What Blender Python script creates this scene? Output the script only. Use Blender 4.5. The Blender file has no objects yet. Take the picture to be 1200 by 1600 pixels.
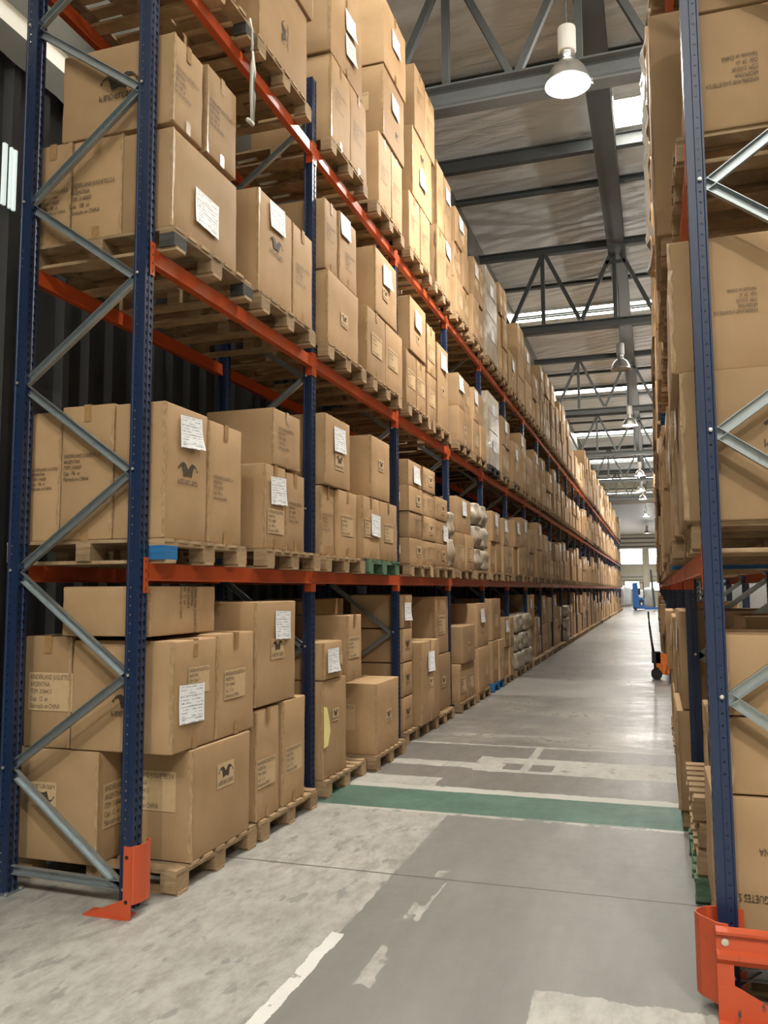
import bpy, bmesh, math, random
from mathutils import Vector, Matrix

scene = bpy.context.scene
COL = scene.collection
PI = math.pi

# ------------------------------------------------------------------ camera
YAW, PITCH, ROLL, FPX = 0.313791, 0.0943793, -0.00538516, 1298.53
fw = Vector((-math.sin(YAW) * math.cos(PITCH), math.cos(YAW) * math.cos(PITCH), math.sin(PITCH)))
rt0 = Vector((math.cos(YAW), math.sin(YAW), 0.0))
up0 = rt0.cross(fw)
rt = rt0 * math.cos(ROLL) + up0 * math.sin(ROLL)
up = up0 * math.cos(ROLL) - rt0 * math.sin(ROLL)
cd = bpy.data.cameras.new('camera')
cam = bpy.data.objects.new('camera', cd)
COL.objects.link(cam)
cam.matrix_world = Matrix(((rt.x, up.x, -fw.x, 0.0), (rt.y, up.y, -fw.y, 0.0), (rt.z, up.z, -fw.z, 1.7), (0, 0, 0, 1)))
cd.sensor_fit = 'VERTICAL'
cd.sensor_height = 32.0
cd.lens = FPX / 1600.0 * 32.0
cd.clip_end = 400
scene.camera = cam

# ------------------------------------------------------------------ world, exposure
world = bpy.data.worlds.new('world')
scene.world = world
world.use_nodes = True
world.node_tree.nodes['Background'].inputs[0].default_value = (0.75, 0.85, 1.0, 1)
world.node_tree.nodes['Background'].inputs[1].default_value = 1.0
scene.view_settings.view_transform = 'Standard'
scene.view_settings.look = 'None'
scene.view_settings.gamma = 1.0
scene.view_settings.use_curve_mapping = False
scene.view_settings.exposure = -0.15
LAMP_W = 1900.0            # downward beam of one lit high-bay lamp
SPILL_W = 200.0            # added point light standing for reflector spill, lifts the ceiling
LAMP_COL = (1.0, 0.96, 0.90)
SKYLIGHT = 34.0             # brightness of the translucent roof strips
WINDOW = 8.0               # brightness of the far windows

# ------------------------------------------------------------------ helpers
class MB:
    def __init__(s):
        s.v, s.f, s.m = [], [], []
    def quad(s, a, b, c, d, m=0):
        i = len(s.v); s.v += [a, b, c, d]; s.f.append((i, i + 1, i + 2, i + 3)); s.m.append(m)
    def poly(s, pts, m=0):
        i = len(s.v); s.v += list(pts); s.f.append(tuple(range(i, i + len(pts)))); s.m.append(m)
    def box(s, x0, x1, y0, y1, z0, z1, m=0):
        i = len(s.v)
        s.v += [(x0, y0, z0), (x1, y0, z0), (x1, y1, z0), (x0, y1, z0), (x0, y0, z1), (x1, y0, z1), (x1, y1, z1), (x0, y1, z1)]
        for q in ((0, 3, 2, 1), (4, 5, 6, 7), (0, 1, 5, 4), (1, 2, 6, 5), (2, 3, 7, 6), (3, 0, 4, 7)):
            s.f.append(tuple(i + k for k in q)); s.m.append(m)
    def prism(s, prof, axis, a, b, m=0, closed=True, caps=True):
        """extrude a 2-D profile along an axis; axis 'x': prof=(y,z), 'y': prof=(x,z), 'z': prof=(x,y)"""
        def P(p, t):
            return {'x': (t, p[0], p[1]), 'y': (p[0], t, p[1]), 'z': (p[0], p[1], t)}[axis]
        i = len(s.v); n = len(prof)
        s.v += [P(p, a) for p in prof] + [P(p, b) for p in prof]
        for k in range(n if closed else n - 1):
            l = (k + 1) % n
            s.f.append((i + k, i + l, i + n + l, i + n + k)); s.m.append(m)
        if caps and closed:
            s.f.append(tuple(i + k for k in reversed(range(n)))); s.m.append(m)
            s.f.append(tuple(i + n + k for k in range(n))); s.m.append(m)
    def bar(s, p, q, w, h, upv=(0, 0, 1), m=0):
        p, q = Vector(p), Vector(q); d = (q - p).normalized()
        upv = Vector(upv); r = d.cross(upv)
        if r.length < 1e-4: r = d.cross(Vector((1, 0, 0)))
        r.normalize(); u = r.cross(d).normalized()
        i = len(s.v)
        for c in (p, q):
            for a, b in ((-1, -1), (1, -1), (1, 1), (-1, 1)):
                s.v.append(tuple(c + r * a * w / 2 + u * b * h / 2))
        for k in range(4):
            l = (k + 1) % 4
            s.f.append((i + k, i + l, i + 4 + l, i + 4 + k)); s.m.append(m)
        s.f.append((i + 3, i + 2, i + 1, i)); s.m.append(m)
        s.f.append((i + 4, i + 5, i + 6, i + 7)); s.m.append(m)
    def tube(s, pts, r, n=10, m=0):
        pts = [Vector(p) for p in pts]; i0 = len(s.v); prev = None
        for k, p in enumerate(pts):
            d = (pts[min(k + 1, len(pts) - 1)] - pts[max(k - 1, 0)]).normalized()
            a = d.cross(Vector((0, 0, 1)))
            if a.length < 1e-3: a = Vector((1, 0, 0))
            a.normalize(); b = d.cross(a).normalized()
            rr = r[k] if isinstance(r, (list, tuple)) else r
            for j in range(n):
                t = 2 * PI * j / n
                s.v.append(tuple(p + a * rr * math.cos(t) + b * rr * math.sin(t)))
        for k in range(len(pts) - 1):
            for j in range(n):
                l = (j + 1) % n; o = i0 + k * n
                s.f.append((o + j, o + l, o + n + l, o + n + j)); s.m.append(m)
        s.f.append(tuple(i0 + j for j in reversed(range(n)))); s.m.append(m)
        o = i0 + (len(pts) - 1) * n
        s.f.append(tuple(o + j for j in range(n))); s.m.append(m)
    def lathe(s, prof, n=24, c=(0, 0, 0), m=0, axis='z'):
        i0 = len(s.v)
        for (r, z) in prof:
            for j in range(n):
                t = 2 * PI * j / n
                x, y = r * math.cos(t), r * math.sin(t)
                if axis == 'z': s.v.append((c[0] + x, c[1] + y, c[2] + z))
                elif axis == 'x': s.v.append((c[0] + z, c[1] + x, c[2] + y))
                else: s.v.append((c[0] + x, c[1] + z, c[2] + y))
        for k in range(len(prof) - 1):
            for j in range(n):
                l = (j + 1) % n; o = i0 + k * n
                s.f.append((o + j, o + l, o + n + l, o + n + j)); s.m.append(m)
    def mesh(s, name, mats, smooth=False):
        me = bpy.data.meshes.new(name)
        me.from_pydata(s.v, [], s.f)
        for mt in (mats if isinstance(mats, (list, tuple)) else [mats]): me.materials.append(mt)
        me.polygons.foreach_set('material_index', s.m)
        if smooth: me.polygons.foreach_set('use_smooth', [True] * len(s.f))
        me.update()
        return me

def fix_normals(me):
    bm = bmesh.new(); bm.from_mesh(me)
    bmesh.ops.recalc_face_normals(bm, faces=bm.faces)
    bm.to_mesh(me); bm.free()
    return me

def link(name, me, parent=None, loc=None, mw=None, rz=0.0):
    o = bpy.data.objects.new(name, me); COL.objects.link(o)
    if parent is not None: o.parent = parent
    if mw is not None: o.matrix_local = mw
    else:
        if loc is not None: o.location = loc
        if rz: o.rotation_euler = (0, 0, rz)
    return o

def empty(name, loc=(0, 0, 0), rz=0.0):
    o = bpy.data.objects.new(name, None); COL.objects.link(o)
    o.location = loc; o.rotation_euler = (0, 0, rz); o.empty_display_size = 0.1
    return o

LABELS = {}
def tag(o, label, cat, group=None):
    assert label not in LABELS, label
    LABELS[label] = o
    n = len(label.split()); assert 4 <= n <= 16, (n, label)
    o['label'] = label; o['category'] = cat
    if group: o['group'] = group
    return o

def struct(name, me, parent=None, label=None):
    o = link(name, me, parent)
    if parent is None: o['kind'] = 'structure'
    if label: o['label'] = label
    return o

ORD = ['first', 'second', 'third', 'fourth', 'fifth', 'sixth', 'seventh', 'eighth', 'ninth', 'tenth', 'eleventh', 'twelfth', 'thirteenth',
       'fourteenth', 'fifteenth', 'sixteenth', 'seventeenth', 'eighteenth', 'nineteenth', 'twentieth', 'twenty-first', 'twenty-second',
       'twenty-third', 'twenty-fourth', 'twenty-fifth', 'twenty-sixth', 'twenty-seventh', 'twenty-eighth', 'twenty-ninth', 'thirtieth']

# ------------------------------------------------------------------ materials
class N:
    """small node-tree builder"""
    def __init__(s, name):
        s.mat = bpy.data.materials.new(name); s.mat.use_nodes = True
        s.t = s.mat.node_tree; s.b = s.t.nodes['Principled BSDF']; s.out = s.t.nodes['Material Output']
    def n(s, typ, **kw):
        nd = s.t.nodes.new(typ)
        for k, v in kw.items(): setattr(nd, k, v)
        return nd
    def l(s, a, b): s.t.links.new(a, b)
    def val(s, v): 
        nd = s.n('ShaderNodeValue'); nd.outputs[0].default_value = v; return nd.outputs[0]
    def math(s, op, a, b=None, c=None, clamp=False):
        nd = s.n('ShaderNodeMath', operation=op); nd.use_clamp = clamp
        for i, x in enumerate((a, b, c)):
            if x is None: continue
            if isinstance(x, (int, float)): nd.inputs[i].default_value = x
            else: s.l(x, nd.inputs[i])
        return nd.outputs[0]
    def mix(s, fac, a, b):
        nd = s.n('ShaderNodeMix', data_type='RGBA')
        if isinstance(fac, (int, float)): nd.inputs[0].default_value = fac
        else: s.l(fac, nd.inputs[0])
        for i, x in ((6, a), (7, b)):
            if isinstance(x, (tuple, list)): nd.inputs[i].default_value = (*x[:3], 1)
            else: s.l(x, nd.inputs[i])
        return nd.outputs[2]
    def noise(s, vec, scale, detail=3, rough=0.55, dist=0.0):
        nd = s.n('ShaderNodeTexNoise'); nd.inputs['Scale'].default_value = scale; nd.inputs['Detail'].default_value = detail
        nd.inputs['Roughness'].default_value = rough; nd.inputs['Distortion'].default_value = dist
        if vec is not None: s.l(vec, nd.inputs['Vector'])
        return nd.outputs['Fac']
    def ramp(s, fac, stops):
        nd = s.n('ShaderNodeValToRGB'); cr = nd.color_ramp
        while len(cr.elements) < len(stops): cr.elements.new(0.5)
        for e, (p, c) in zip(cr.elements, stops): e.position = p; e.color = (*c, 1) if len(c) == 3 else c
        s.l(fac, nd.inputs[0]); return nd.outputs[0]
    def mapping(s, vec, scale=(1, 1, 1), loc=(0, 0, 0)):
        nd = s.n('ShaderNodeMapping'); nd.inputs['Scale'].default_value = scale; nd.inputs['Location'].default_value = loc
        s.l(vec, nd.inputs[0]); return nd.outputs[0]
    def obj(s): return s.n('ShaderNodeTexCoord').outputs['Object']
    def bump(s, h, strength, dist=0.01):
        nd = s.n('ShaderNodeBump'); nd.inputs['Strength'].default_value = strength; nd.inputs['Distance'].default_value = dist
        s.l(h, nd.inputs['Height']); s.l(nd.outputs[0], s.b.inputs['Normal'])
    def sep(s, vec):
        nd = s.n('ShaderNodeSeparateXYZ'); s.l(vec, nd.inputs[0]); return nd.outputs
    def set(s, col=None, rough=None, metal=None, spec=None):
        for k, v in (('Base Color', col), ('Roughness', rough), ('Metallic', metal), ('Specular IOR Level', spec)):
            if v is None: continue
            if isinstance(v, (tuple, list)): s.b.inputs[k].default_value = (*v[:3], 1)
            elif isinstance(v, (int, float)): s.b.inputs[k].default_value = v
            else: s.l(v, s.b.inputs[k])
        return s

def hsv_by(s, col, fac, lo, hi):
    nd = s.n('ShaderNodeHueSaturation')
    v = s.math('MULTIPLY_ADD', fac, hi - lo, lo)
    s.l(v, nd.inputs['Value'])
    if isinstance(col, tuple): nd.inputs['Color'].default_value = (*col, 1)
    else: s.l(col, nd.inputs['Color'])
    return nd.outputs[0]

def m_card(name, attr=False):
    s = N(name); co = s.obj()
    n1 = s.noise(s.mapping(co, (3, 3, 3)), 1.0, 4)
    fine = s.noise(s.mapping(co, (60, 60, 6)), 1.0, 2)
    base = s.ramp(n1, [(0.3, (0.345, 0.222, 0.114)), (0.7, (0.42, 0.277, 0.152))])
    base = s.mix(s.math('MULTIPLY', fine, 0.22), base, (0.33, 0.20, 0.09))
    if attr:
        r = s.n('ShaderNodeAttribute', attribute_name='tone').outputs['Fac']
    else:
        r = s.n('ShaderNodeObjectInfo').outputs['Random']
    col = hsv_by(s, base, r, 0.82, 1.15)
    s.set(col, 0.72, spec=0.25)
    s.bump(fine, 0.12, 0.004)
    return s.mat
M = {}
M['card'] = m_card('cardboard')
M['card_far'] = m_card('cardboard_far', True)
s = N('carton_edge'); s.set((0.62, 0.46, 0.28), 0.7); M['edge'] = s.mat
s = N('packing_tape'); c = s.noise(s.mapping(s.obj(), (40, 40, 40)), 1.0, 3)
s.set(s.ramp(c, [(0.3, (0.30, 0.17, 0.07)), (0.7, (0.38, 0.23, 0.10))]), 0.28, spec=0.6); M['tape'] = s.mat
s = N('clear_tape'); c = s.noise(s.mapping(s.obj(), (50, 50, 25)), 1.0, 3)
s.set(s.ramp(c, [(0.35, (0.34, 0.215, 0.105)), (0.7, (0.47, 0.33, 0.19))]), 0.25, spec=0.6); M['clear_tape'] = s.mat
s = N('ink'); c = s.noise(s.mapping(s.obj(), (60, 60, 60)), 1.0, 2)
s.set(s.ramp(c, [(0.35, (0.030, 0.022, 0.016)), (0.75, (0.09, 0.06, 0.035))]), 0.7); M['ink'] = s.mat
s = N('print_patch'); c = s.noise(s.mapping(s.obj(), (20, 20, 20)), 1.0, 2)
s.set(s.ramp(c, [(0.3, (0.50, 0.35, 0.19)), (0.7, (0.55, 0.39, 0.22))]), 0.55); M['patch'] = s.mat
s = N('white_label'); s.set((0.8, 0.8, 0.78), 0.5); M['white'] = s.mat

def m_sheet():
    s = N('printed_sheet'); co = s.obj(); x, y, z = s.sep(co)
    # rows of small print: horizontal bands broken by noise
    row = s.math('FRACT', s.math('MULTIPLY', y, 58.0))
    band = s.math('LESS_THAN', row, 0.42)
    brk = s.math('GREATER_THAN', s.noise(s.mapping(co, (170, 58, 1)), 1.0, 2), 0.50)
    big = s.math('GREATER_THAN', s.noise(s.mapping(co, (14, 30, 1)), 1.0, 1), 0.45)
    inx = s.math('LESS_THAN', s.math('ABSOLUTE', x), 0.112)
    ink = s.math('MULTIPLY', s.math('MULTIPLY', s.math('MULTIPLY', band, brk), big), inx)
    lines = s.math('LESS_THAN', s.math('FRACT', s.math('MULTIPLY_ADD', y, 17.0, 0.3)), 0.055)
    lines = s.math('MULTIPLY', lines, inx)
    ink = s.math('MAXIMUM', ink, s.math('MULTIPLY', lines, 0.75))
    s.set(s.mix(s.math('MULTIPLY', ink, 0.8), (0.80, 0.81, 0.82), (0.07, 0.07, 0.09)), 0.6)
    return s.mat
M['sheet'] = m_sheet()

def m_wood(name, a, b, c3):
    s = N(name); co = s.obj()
    r = s.n('ShaderNodeObjectInfo').outputs['Random']
    n1 = s.noise(s.mapping(co, (6, 6, 40)), 1.0, 5, dist=0.6)
    n2 = s.noise(co, 5.0, 3)
    col = s.ramp(n1, [(0.25, a), (0.6, b), (0.8, c3)])
    col = s.mix(s.math('MULTIPLY', n2, 0.35), col, tuple(x * 0.45 for x in a))
    s.set(hsv_by(s, col, r, 0.8, 1.15), 0.8, spec=0.2); s.bump(n1, 0.25, 0.004)
    return s.mat
M['wood'] = m_wood('pallet_wood', (0.22, 0.14, 0.075), (0.40, 0.28, 0.16), (0.50, 0.38, 0.24))
M['wood_dark'] = m_wood('pallet_wood_dark', (0.035, 0.035, 0.033), (0.075, 0.072, 0.068), (0.12, 0.11, 0.10))
M['wood_green'] = m_wood('pallet_wood_green', (0.05, 0.10, 0.065), (0.11, 0.19, 0.12), (0.22, 0.27, 0.18))
M['wood_blue'] = m_wood('pallet_wood_blue', (0.02, 0.10, 0.24), (0.03, 0.18, 0.42), (0.10, 0.28, 0.50))

def paint(name, col, rough, wear, wearcol, scale=14, spec=0.5, metal=0.0):
    s = N(name); co = s.obj()
    n1 = s.noise(s.mapping(co, (scale, scale, scale * 0.4)), 1.0, 5, 0.65)
    w = s.ramp(n1, [(wear, (0, 0, 0)), (wear + 0.06, (1, 1, 1))])
    n2 = s.noise(co, 2.0, 3)
    base = s.mix(n2, tuple(x * 0.85 for x in col), tuple(min(1, x * 1.12) for x in col))
    s.set(s.mix(w, base, wearcol), rough, metal, spec)
    return s
M['orange'] = paint('orange_paint', (0.47, 0.072, 0.018), 0.38, 0.74, (0.25, 0.10, 0.06)).mat
M['orange_guard'] = paint('orange_guard_paint', (0.50, 0.078, 0.026), 0.42, 0.64, (0.08, 0.05, 0.045), 18).mat
M['blue'] = paint('blue_paint', (0.010, 0.023, 0.064), 0.36, 0.79, (0.12, 0.14, 0.17)).mat
s = paint('galvanised_steel', (0.36, 0.40, 0.41), 0.42, 0.60, (0.27, 0.31, 0.32), 30, 0.5, 0.75); M['zinc'] = s.mat
s = N('bolt_zinc'); s.set((0.7, 0.66, 0.55), 0.35, 0.8); M['bolt'] = s.mat
s = N('hole_shade'); s.set((0.012, 0.012, 0.014), 0.9); M['dark'] = s.mat  # near-black colour paints the shade inside holes and slots

def m_slots():
    """blue upright face with punched teardrop slots (open holes)"""
    s = paint('blue_paint_slotted', (0.010, 0.023, 0.064), 0.36, 0.79, (0.12, 0.14, 0.17)); co = s.obj()
    x, y, z = s.sep(co)
    ay = s.math('SUBTRACT', s.math('ABSOLUTE', s.math('ADD', y, 0.0425)), 0.020)
    zz = s.math('SUBTRACT', s.math('FRACT', s.math('DIVIDE', z, 0.05)), 0.5)
    wid = s.math('MULTIPLY_ADD', zz, 0.010, 0.0075)
    inside = s.math('MULTIPLY', s.math('LESS_THAN', s.math('ABSOLUTE', ay), wid), s.math('LESS_THAN', s.math('ABSOLUTE', zz), 0.24))
    tr = s.n('ShaderNodeBsdfTransparent'); mx = s.n('ShaderNodeMixShader')
    s.l(inside, mx.inputs[0]); s.l(s.b.outputs[0], mx.inputs[1]); s.l(tr.outputs[0], mx.inputs[2])
    s.l(mx.outputs[0], s.out.inputs['Surface'])
    return s.mat
M['blue_slots'] = m_slots()

def m_bolt_holes():
    s = paint('blue_paint_bolt_holes', (0.010, 0.023, 0.064), 0.36, 0.79, (0.12, 0.14, 0.17)); co = s.obj()
    x, y, z = s.sep(co)
    ax = s.math('ADD', x, 0.052)
    zz = s.math('MULTIPLY', s.math('SUBTRACT', s.math('FRACT', s.math('DIVIDE', z, 0.05)), 0.5), 0.05)
    d = s.math('SQRT', s.math('ADD', s.math('MULTIPLY', ax, ax), s.math('MULTIPLY', zz, zz)))
    inside = s.math('LESS_THAN', d, 0.0042)
    tr = s.n('ShaderNodeBsdfTransparent'); mx = s.n('ShaderNodeMixShader')
    s.l(inside, mx.inputs[0]); s.l(s.b.outputs[0], mx.inputs[1]); s.l(tr.outputs[0], mx.inputs[2])
    s.l(mx.outputs[0], s.out.inputs['Surface'])
    return s.mat
M['blue_side'] = m_bolt_holes()

def m_floor():
    s = N('warehouse_floor'); co = s.obj(); x, y, z = s.sep(co)
    nl = s.noise(co, 0.9, 4)
    ne = s.noise(co, 6.0, 5, 0.65)
    nf = s.noise(s.mapping(co, (10, 4.5, 1)), 1.0, 9, 0.76)
    nn = s.math('SUBTRACT', ne, 0.5)
    # edges wander a little
    xe = s.math('MULTIPLY_ADD', nn, 0.05, x)
    ye = s.math('MULTIPLY_ADD', nn, 0.16, y)
    def gt(a, b): return s.math('GREATER_THAN', a, b)
    def lt(a, b): return s.math('LESS_THAN', a, b)
    def band(v, a, b): return s.math('MULTIPLY', gt(v, a), lt(v, b))
    def AND(*a):
        r = a[0]
        for q in a[1:]: r = s.math('MULTIPLY', r, q)
        return r
    def OR(*a):
        r = a[0]
        for q in a[1:]: r = s.math('MAXIMUM', r, q)
        return r
    # bare concrete: pale, stained, scratched
    conc = s.ramp(nf, [(0.26, (0.14, 0.132, 0.118)), (0.40, (0.27, 0.258, 0.23)), (0.55, (0.37, 0.357, 0.32)), (0.75, (0.46, 0.447, 0.405))])
    stain = s.ramp(s.noise(s.mapping(co, (2.2, 1.1, 1), (3, 1, 0)), 1.0, 5, 0.7), [(0.52, (0, 0, 0)), (0.68, (1, 1, 1))])
    conc = s.mix(s.math('MULTIPLY', stain, 0.40), conc, (0.17, 0.16, 0.145))
    scuff = s.ramp(s.noise(s.mapping(co, (10, 4, 1), (7, 2, 0)), 1.0, 3, 0.5), [(0.61, (0, 0, 0)), (0.66, (1, 1, 1))])
    conc = s.mix(s.math('MULTIPLY', scuff, 0.55), conc, (0.15, 0.15, 0.145))
    # grey lane paint, rolled in the direction of the aisle
    roll = s.noise(s.mapping(co, (2.5, 0.6, 1)), 1.0, 5, 0.6)
    paintc = s.ramp(roll, [(0.3, (0.165, 0.163, 0.150)), (0.55, (0.205, 0.202, 0.187)), (0.75, (0.26, 0.255, 0.237))])
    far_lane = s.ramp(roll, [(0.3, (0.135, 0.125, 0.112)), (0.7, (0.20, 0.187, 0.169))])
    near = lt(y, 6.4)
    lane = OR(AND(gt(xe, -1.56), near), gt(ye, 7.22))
    # bare places inside the lane
    bare = AND(gt(xe, -0.545), lt(ye, 3.74))
    b2 = AND(band(ye, 7.98, 8.62), gt(xe, -0.98), gt(s.math('ADD', s.math('MULTIPLY', nn, 1.6), ne), 0.33))
    b3 = AND(band(ye, 8.35, 8.62), gt(xe, -1.75)); b4 = AND(band(ye, 7.94, 8.06), gt(xe, -1.7))
    b5 = AND(band(xe, -1.72, -1.50), band(ye, 7.94, 8.6)); b6 = AND(band(xe, -1.28, -1.20), band(ye, 7.94, 9.3))
    b7 = AND(band(ye, 9.22, 9.29)); b8 = AND(lt(xe, -1.45), band(ye, 8.05, 8.30)); b9 = AND(lt(xe, -1.9), band(ye, 7.2, 7.55))
    wear = AND(s.ramp(s.noise(s.mapping(co, (0.7, 1.3, 1), (11, 4, 0)), 1.0, 6, 0.72), [(0.47, (0, 0, 0)), (0.62, (1, 1, 1))]), gt(y, 9.3))
    streak = AND(band(s.math('ADD', xe, s.math('MULTIPLY', y, -0.0)), -1.31, -1.22), band(ye, 3.3, 5.1), gt(s.noise(s.mapping(co, (3, 1.6, 1), (2, 0.6, 0)), 1.0, 3), 0.53))
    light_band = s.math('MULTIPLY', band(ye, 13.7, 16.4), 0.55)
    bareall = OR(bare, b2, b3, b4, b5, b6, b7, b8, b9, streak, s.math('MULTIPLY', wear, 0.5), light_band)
    lanem = s.math('MULTIPLY', lane, s.math('SUBTRACT', 1.0, bareall))
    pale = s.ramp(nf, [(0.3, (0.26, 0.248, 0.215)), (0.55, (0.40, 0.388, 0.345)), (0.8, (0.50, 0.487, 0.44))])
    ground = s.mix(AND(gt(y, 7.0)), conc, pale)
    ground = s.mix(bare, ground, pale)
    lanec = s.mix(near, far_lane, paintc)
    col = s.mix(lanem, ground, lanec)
    # white line along the lane edge, worn away beyond four metres
    wl = AND(band(xe, -1.60, -1.53), lt(ye, 4.05), gt(ne, 0.36))
    col = s.mix(wl, col, (0.66, 0.65, 0.61))
    # green walkway stripe with pale borders
    gb = AND(band(ye, 6.34, 7.20), gt(x, -2.72))
    gbn = AND(gb, gt(s.math('ADD', ne, s.math('MULTIPLY', gt(ye, 7.05), 0.2)), 0.46))
    col = s.mix(s.math('MULTIPLY', gbn, 0.8), col, (0.45, 0.44, 0.395))
    gs = AND(band(s.math('MULTIPLY_ADD', nn, 0.05, y), 6.40, 7.06), gt(xe, -2.78))
    green = s.ramp(s.noise(s.mapping(co, (1.5, 2.5, 1)), 1.0, 5, 0.65), [(0.3, (0.042, 0.098, 0.072)), (0.6, (0.075, 0.15, 0.112)), (0.8, (0.14, 0.21, 0.165))])
    col = s.mix(gs, col, green)
    # slab joints and tyre marks
    jy = s.math('ABSOLUTE', s.math('SUBTRACT', s.math('PINGPONG', s.math('ADD', s.math('MULTIPLY_ADD', nn, 0.02, y), 1.05), 3.0), 0.0))
    joint = lt(jy, 0.010)
    col = s.mix(s.math('MULTIPLY', joint, 0.75), col, (0.06, 0.055, 0.05))
    xs = s.math('ABSOLUTE', s.math('SUBTRACT', xe, -2.02)); seam = AND(lt(xs, 0.006), gt(y, 7.2))
    col = s.mix(s.math('MULTIPLY', seam, 0.4), col, (0.10, 0.095, 0.09))
    col = s.mix(s.math('MULTIPLY', s.math('SUBTRACT', nl, 0.35, clamp=True), 0.55), col, (0.16, 0.155, 0.145))
    rough = s.math('MULTIPLY_ADD', wear, -0.14, s.math('MULTIPLY_ADD', nf, 0.36, s.math('MULTIPLY_ADD', lanem, -0.10, 0.29)))
    s.set(col, rough, spec=0.30)
    s.bump(s.math('ADD', s.math('MULTIPLY', nf, 0.5), s.math('MULTIPLY', s.noise(s.mapping(co, (0.8, 3.0, 1)), 1.0, 3), 1.2)), 0.32, 0.012)
    return s.mat
M['floor'] = m_floor()

def m_roof():
    s = N('roof_insulation_film'); co = s.obj()
    w1 = s.n('ShaderNodeTexWave'); w1.inputs['Scale'].default_value = 1.3; w1.inputs['Distortion'].default_value = 7.0; w1.bands_direction = 'DIAGONAL'
    w1.inputs['Detail'].default_value = 3; w1.inputs['Detail Scale'].default_value = 0.7
    s.l(s.mapping(co, (0.35, 1.0, 1)), w1.inputs[0])
    n1 = s.noise(s.mapping(co, (1.2, 3.5, 1)), 1.0, 5, 0.6, 1.2)
    h = s.math('MULTIPLY_ADD', w1.outputs['Fac'], 0.6, n1)
    s.set(s.ramp(n1, [(0.3, (0.70, 0.685, 0.66)), (0.7, (0.82, 0.805, 0.78))]), 0.38, spec=0.5)
    s.bump(h, 0.75, 0.085)
    return s.mat
M['roof'] = m_roof()

def emis(name, col, st):
    s = N(name); s.set((0.8, 0.8, 0.8), 0.6)
    s.b.inputs['Emission Color'].default_value = (*col, 1); s.b.inputs['Emission Strength'].default_value = st
    return s.mat
M['skylight'] = emis('skylight_sheet', (1.0, 0.97, 0.86), SKYLIGHT)
M['window'] = emis('window_daylight', (0.97, 0.98, 1.0), WINDOW)
M['lens'] = emis('lamp_lens', (1.0, 0.96, 0.86), 30.0)
M['panel_glow'] = emis('lit_wall_panel', (1.0, 0.86, 0.52), 0.28)
M['gap_glow'] = emis('daylight_gap', (0.75, 0.95, 0.92), 0.6)
M['steel_grey'] = paint('grey_structural_steel', (0.075, 0.082, 0.082), 0.55, 0.80, (0.08, 0.075, 0.07), 6).mat
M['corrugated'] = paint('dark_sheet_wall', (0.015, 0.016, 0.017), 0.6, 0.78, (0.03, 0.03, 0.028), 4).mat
M['film_grey'] = paint('grey_lining_film', (0.14, 0.14, 0.125), 0.45, 0.8, (0.10, 0.10, 0.09), 4).mat
M['cream'] = paint('cream_wall', (0.62, 0.57, 0.44), 0.8, 0.85, (0.5, 0.45, 0.36), 3).mat
M['soffit'] = paint('tan_soffit_film', (0.36, 0.31, 0.23), 0.5, 0.62, (0.26, 0.22, 0.16), 2).mat
M['alu'] = paint('spun_aluminium', (0.55, 0.55, 0.54), 0.30, 0.8, (0.4, 0.4, 0.4), 8, 0.5, 0.9).mat
M['lamp_white'] = paint('lamp_housing', (0.55, 0.54, 0.50), 0.5, 0.8, (0.4, 0.4, 0.4), 8).mat
M['black'] = paint('black_plastic', (0.015, 0.015, 0.017), 0.45, 0.85, (0.05, 0.05, 0.05), 8).mat
M['jack_orange'] = paint('pallet_jack_orange', (0.75, 0.20, 0.03), 0.4, 0.75, (0.3, 0.12, 0.05), 9).mat
M['fork_blue'] = paint('forklift_blue', (0.02, 0.14, 0.45), 0.4, 0.85, (0.1, 0.2, 0.4), 5).mat
M['yellow'] = paint('yellow_tape', (0.88, 0.78, 0.32), 0.4, 0.8, (0.7, 0.6, 0.3), 9).mat
M['strap'] = paint('white_strap', (0.55, 0.53, 0.47), 0.5, 0.7, (0.35, 0.3, 0.25), 20).mat

def m_film():
    s = N('stretch_film'); co = s.obj()
    n1 = s.noise(s.mapping(co, (9, 9, 3)), 1.0, 4, 0.6, 1.5)
    n2 = s.noise(co, 4.0, 3)
    col = s.ramp(n1, [(0.35, (0.28, 0.21, 0.13)), (0.58, (0.38, 0.33, 0.25)), (0.74, (0.52, 0.49, 0.43))])  # palest tones paint the film's streaky highlights into the colour
    s.set(col, 0.34, spec=0.5); s.bump(n1, 0.6, 0.02)
    return s.mat
M['film'] = m_film()
s = N('white_film'); n1 = s.noise(s.mapping(s.obj(), (6, 6, 2)), 1.0, 4, 0.6, 1.0); s.set(s.ramp(n1, [(0.35, (0.40, 0.42, 0.40)), (0.65, (0.68, 0.71, 0.70))]), 0.3, spec=0.5); s.bump(n1, 0.7, 0.02); M['white_film'] = s.mat
s = N('white_bag'); n1 = s.noise(s.obj(), 3.0, 4); s.set(s.ramp(n1, [(0.3, (0.60, 0.61, 0.60)), (0.7, (0.74, 0.75, 0.74))]), 0.6); s.bump(n1, 0.5, 0.05); M['bag'] = s.mat

# ------------------------------------------------------------------ setting
m = MB(); m.quad((-4.4, -14, 0), (4.2, -14, 0), (4.2, 92, 0), (-4.4, 92, 0))
m2 = MB(); m2.box(-12, 12, -14, 92.2, -0.2, 0.0)
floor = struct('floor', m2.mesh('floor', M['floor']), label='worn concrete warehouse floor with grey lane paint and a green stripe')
ROOF_Z = 11.2
m = MB(); m.box(-12, 12, -14, 92.2, ROOF_Z, ROOF_Z + 0.2)
ceiling = struct('ceiling', m.mesh('ceiling', M['roof']), label='high roof lined with crinkled insulation film')
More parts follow.
